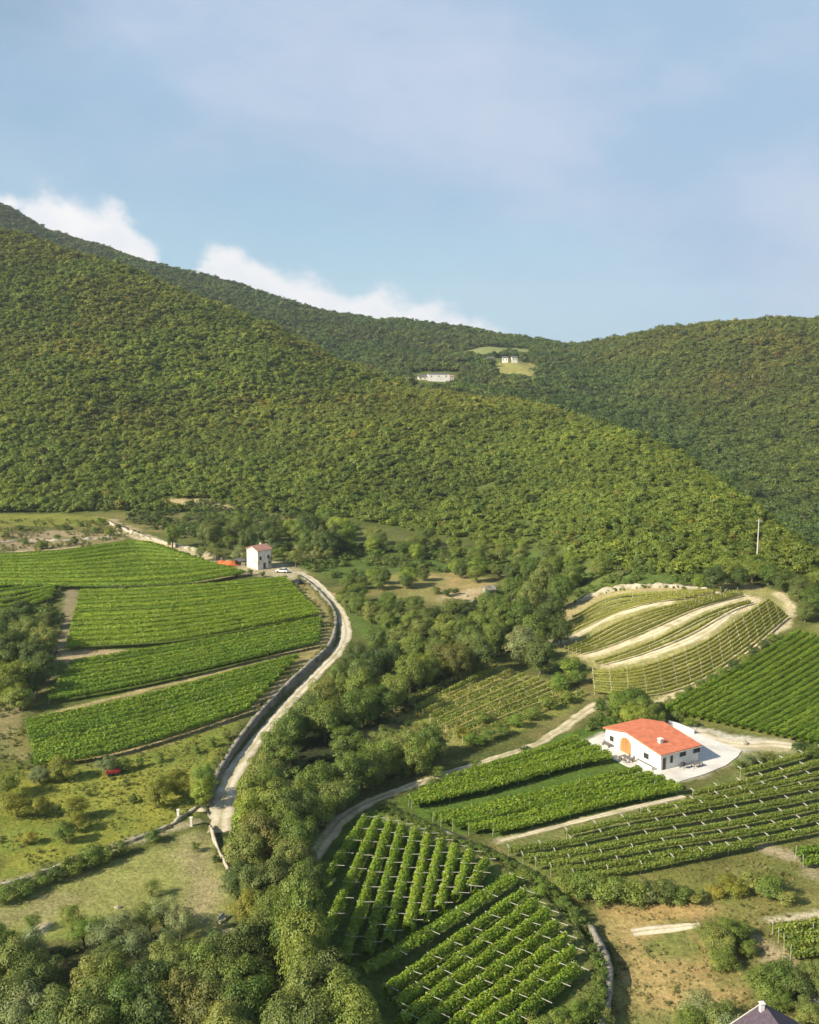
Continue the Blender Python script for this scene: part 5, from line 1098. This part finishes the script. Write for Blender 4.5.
def scrub():
    rg = np.random.default_rng(78); P_, S_, T_ = [], [], []
    def along(px_pts, off, size, tones, per_m, gap, spread=.35):          # creepers and weeds along a wall
        c = curve(px_pts, .5); t, nr = tangents(c); n = int(len(c)*.5*per_m); i = rg.integers(0, len(c), n)
        i = i[fbm(i/9.0, np.full(n, 3.3), 83, 3) > gap]; n = len(i)
        q = c[i]+nr[i]*(off+rg.normal(size=n)*spread)[:, None]+rg.normal(size=(n, 2))*.2; s = rg.uniform(*size, n)
        P_.append(np.stack([q[:, 0], q[:, 1], height(q[:, 0]+nr[i, 0]*off, q[:, 1]+nr[i, 1]*off)-.1], 1)); S_.append(np.stack([s*1.3, s*1.3, s], 1)); T_.append(np.array(tones)[rg.integers(0, len(tones), n)]*rg.uniform(.75, 1.2, (n, 1)))
    def patch(poly, sp, size, tones, dens=1.0, thr=.40):
        p = at([q[0] for q in poly], [q[1] for q in poly]); x0, y0 = p[:, :2].min(0); x1, y1 = p[:, :2].max(0)
        n = int((x1-x0)*(y1-y0)/sp**2*dens); x, y = rg.uniform(x0, x1, n), rg.uniform(y0, y1, n)
        k = (poly_sd(p, x, y) > 0) & (fbm(x/6, y/6, 71, 2) > thr); x, y = x[k], y[k]; n = len(x)
        s = rg.uniform(*size, n)*(.6+.8*fbm(x/4, y/4, 73, 2)); P_.append(np.stack([x, y, height(x, y)-.08], 1)); S_.append(np.stack([s*1.3, s*1.3, s], 1))
        T_.append(np.array(tones)[rg.integers(0, len(tones), n)]*rg.uniform(.75, 1.25, (n, 1)))
    g, d, o, yl, st = (.13, .18, .038), (.08, .11, .03), (.18, .19, .055), (.25, .23, .06), (.36, .29, .12)
    patch([(225, 840), (300, 720), (345, 660), (400, 630), (500, 590), (560, 590), (545, 640), (480, 665), (400, 720), (330, 800), (300, 870), (250, 890)], 1.6, (.6, 1.8), [d, d, g])
    patch([(270, 545), (400, 548), (520, 550), (600, 572), (720, 580), (700, 588), (580, 598), (500, 572), (400, 574), (330, 580), (290, 562)], 1.9, (.6, 2.2), [g, g, o, (.13, .19, .035)])
    patch([(0, 955), (100, 940), (200, 950), (260, 900), (310, 930), (370, 1024), (370, 1050), (0, 1050)], 2.4, (.4, 1.2), [d])
    patch([(345, 740), (410, 705), (440, 745), (430, 765), (390, 790)], 1.8, (.5, 1.5), [g, o, yl])
    patch([(583, 885), (700, 900), (819, 850), (819, 1040), (600, 1040), (612, 960)], 1.5, (.2, .6), [o, yl, st, st, o], thr=.52)
    patch([(655, 706), (700, 686), (745, 657), (790, 627), (796, 634), (720, 682), (680, 708)], 1.0, (.4, 1.2), [g, o, g])
    patch([(390, 806), (440, 830), (500, 854), (545, 884), (582, 920), (603, 965), (606, 1035), (560, 1035), (598, 990), (575, 935), (530, 890), (480, 862), (420, 834)], .8, (.12, .4), [(.14, .20, .035), g, (.2, .23, .05)])
    patch([(604, 935), (614, 960), (618, 1010), (606, 1010), (606, 965)], .9, (.4, 1.2), [d, g, o])
    patch([(0, 770), (160, 745), (235, 722), (212, 775), (205, 812), (140, 836), (0, 880)], 2.2, (.25, .6), [(.22, .22, .045), o, yl])
    patch([(600, 700), (640, 690), (660, 715), (610, 735), (585, 735)], 1.1, (.4, 1.3), [g, (.12, .18, .035)])
    patch([(-20, 520), (110, 520), (130, 535), (90, 548), (-20, 552)], 1.8, (.4, 1.2), [o, g, yl])
    patch([(140, 505), (240, 500), (330, 510), (360, 530), (200, 545), (120, 520)], 2.2, (.8, 2.4), [g, d])
    patch([(300, 578), (320, 605), (328, 630), (320, 642), (316, 620), (295, 582)], 1.0, (.2, .6), [o, yl])
    patch([(-10, 700), (25, 715), (22, 745), (45, 765), (30, 785), (-10, 760)], 1.2, (.2, .8), [o, yl, g])
    patch([(0, 600), (60, 590), (65, 640), (40, 690), (0, 712)], 1.6, (.6, 1.8), [d, g])
    mow, orc, dry = [(.24, .235, .08), (.20, .22, .06), (.30, .26, .11)], [(.20, .235, .04), (.26, .25, .055), (.15, .20, .04)], [(.40, .31, .13), (.30, .27, .1), (.22, .22, .07)]
    patch([(0, 905), (60, 878), (150, 848), (200, 830), (225, 868), (236, 912), (200, 955), (60, 938), (0, 950)], .9, (.08, .18), mow, thr=.5)
    patch([(0, 770), (160, 745), (235, 722), (212, 775), (205, 812), (140, 836), (0, 880)], .7, (.12, .34), orc)
    patch([(583, 885), (700, 868), (819, 840), (860, 1030), (600, 1030), (612, 960)], .8, (.12, .36), dry, thr=.47)
    patch([(400, 815), (440, 835), (500, 860), (548, 892), (580, 930), (596, 985), (585, 1025), (570, 970), (530, 895), (470, 850)], .6, (.12, .3), [(.17, .22, .045), (.24, .24, .07)])
    along(W_FIELD, -.75, (.45, 1.0), [(.13, .19, .03), g, (.17, .21, .04)], 5.0, .30)
    along(W_FIELD, -.1, (.3, .6), [(.15, .20, .035), g, o], 3.0, .42, .2)
    along(W_FIELD, -1.5, (.4, .9), [(.15, .21, .035), g], 3.0, .36)
    along(W_ROAD, .8, (.3, .8), [g, o], 2.0, .52)
    along([(-10, 890), (40, 875), (80, 859), (130, 842), (165, 829), (197, 808)], .2, (.25, .6), [g, o, yl], 3.0, .47)
    along([(575, 604), (600, 594), (640, 588), (680, 588), (708, 592)], .3, (.4, 1.1), [g, o], 3.0, .45, .6)
    along([(110, 524), (140, 536), (170, 545), (200, 552), (222, 560)], .5, (.4, 1.1), [g, o], 2.5, .48, .7)
    along([(210, 829), (216, 845), (226, 866), (234, 885)], .1, (.25, .6), [g, o], 3.0, .45)
    p, s, t = np.concatenate(P_), np.concatenate(S_), np.concatenate(T_); n = len(p)
    scatter('undergrowth', p, np.stack([rg.normal(size=n)*.1, rg.normal(size=n)*.1, rg.uniform(0, 6.28, n)], 1), s, rg.integers(0, len(UC), n), t, UC)
    print('undergrowth', n)
scrub()
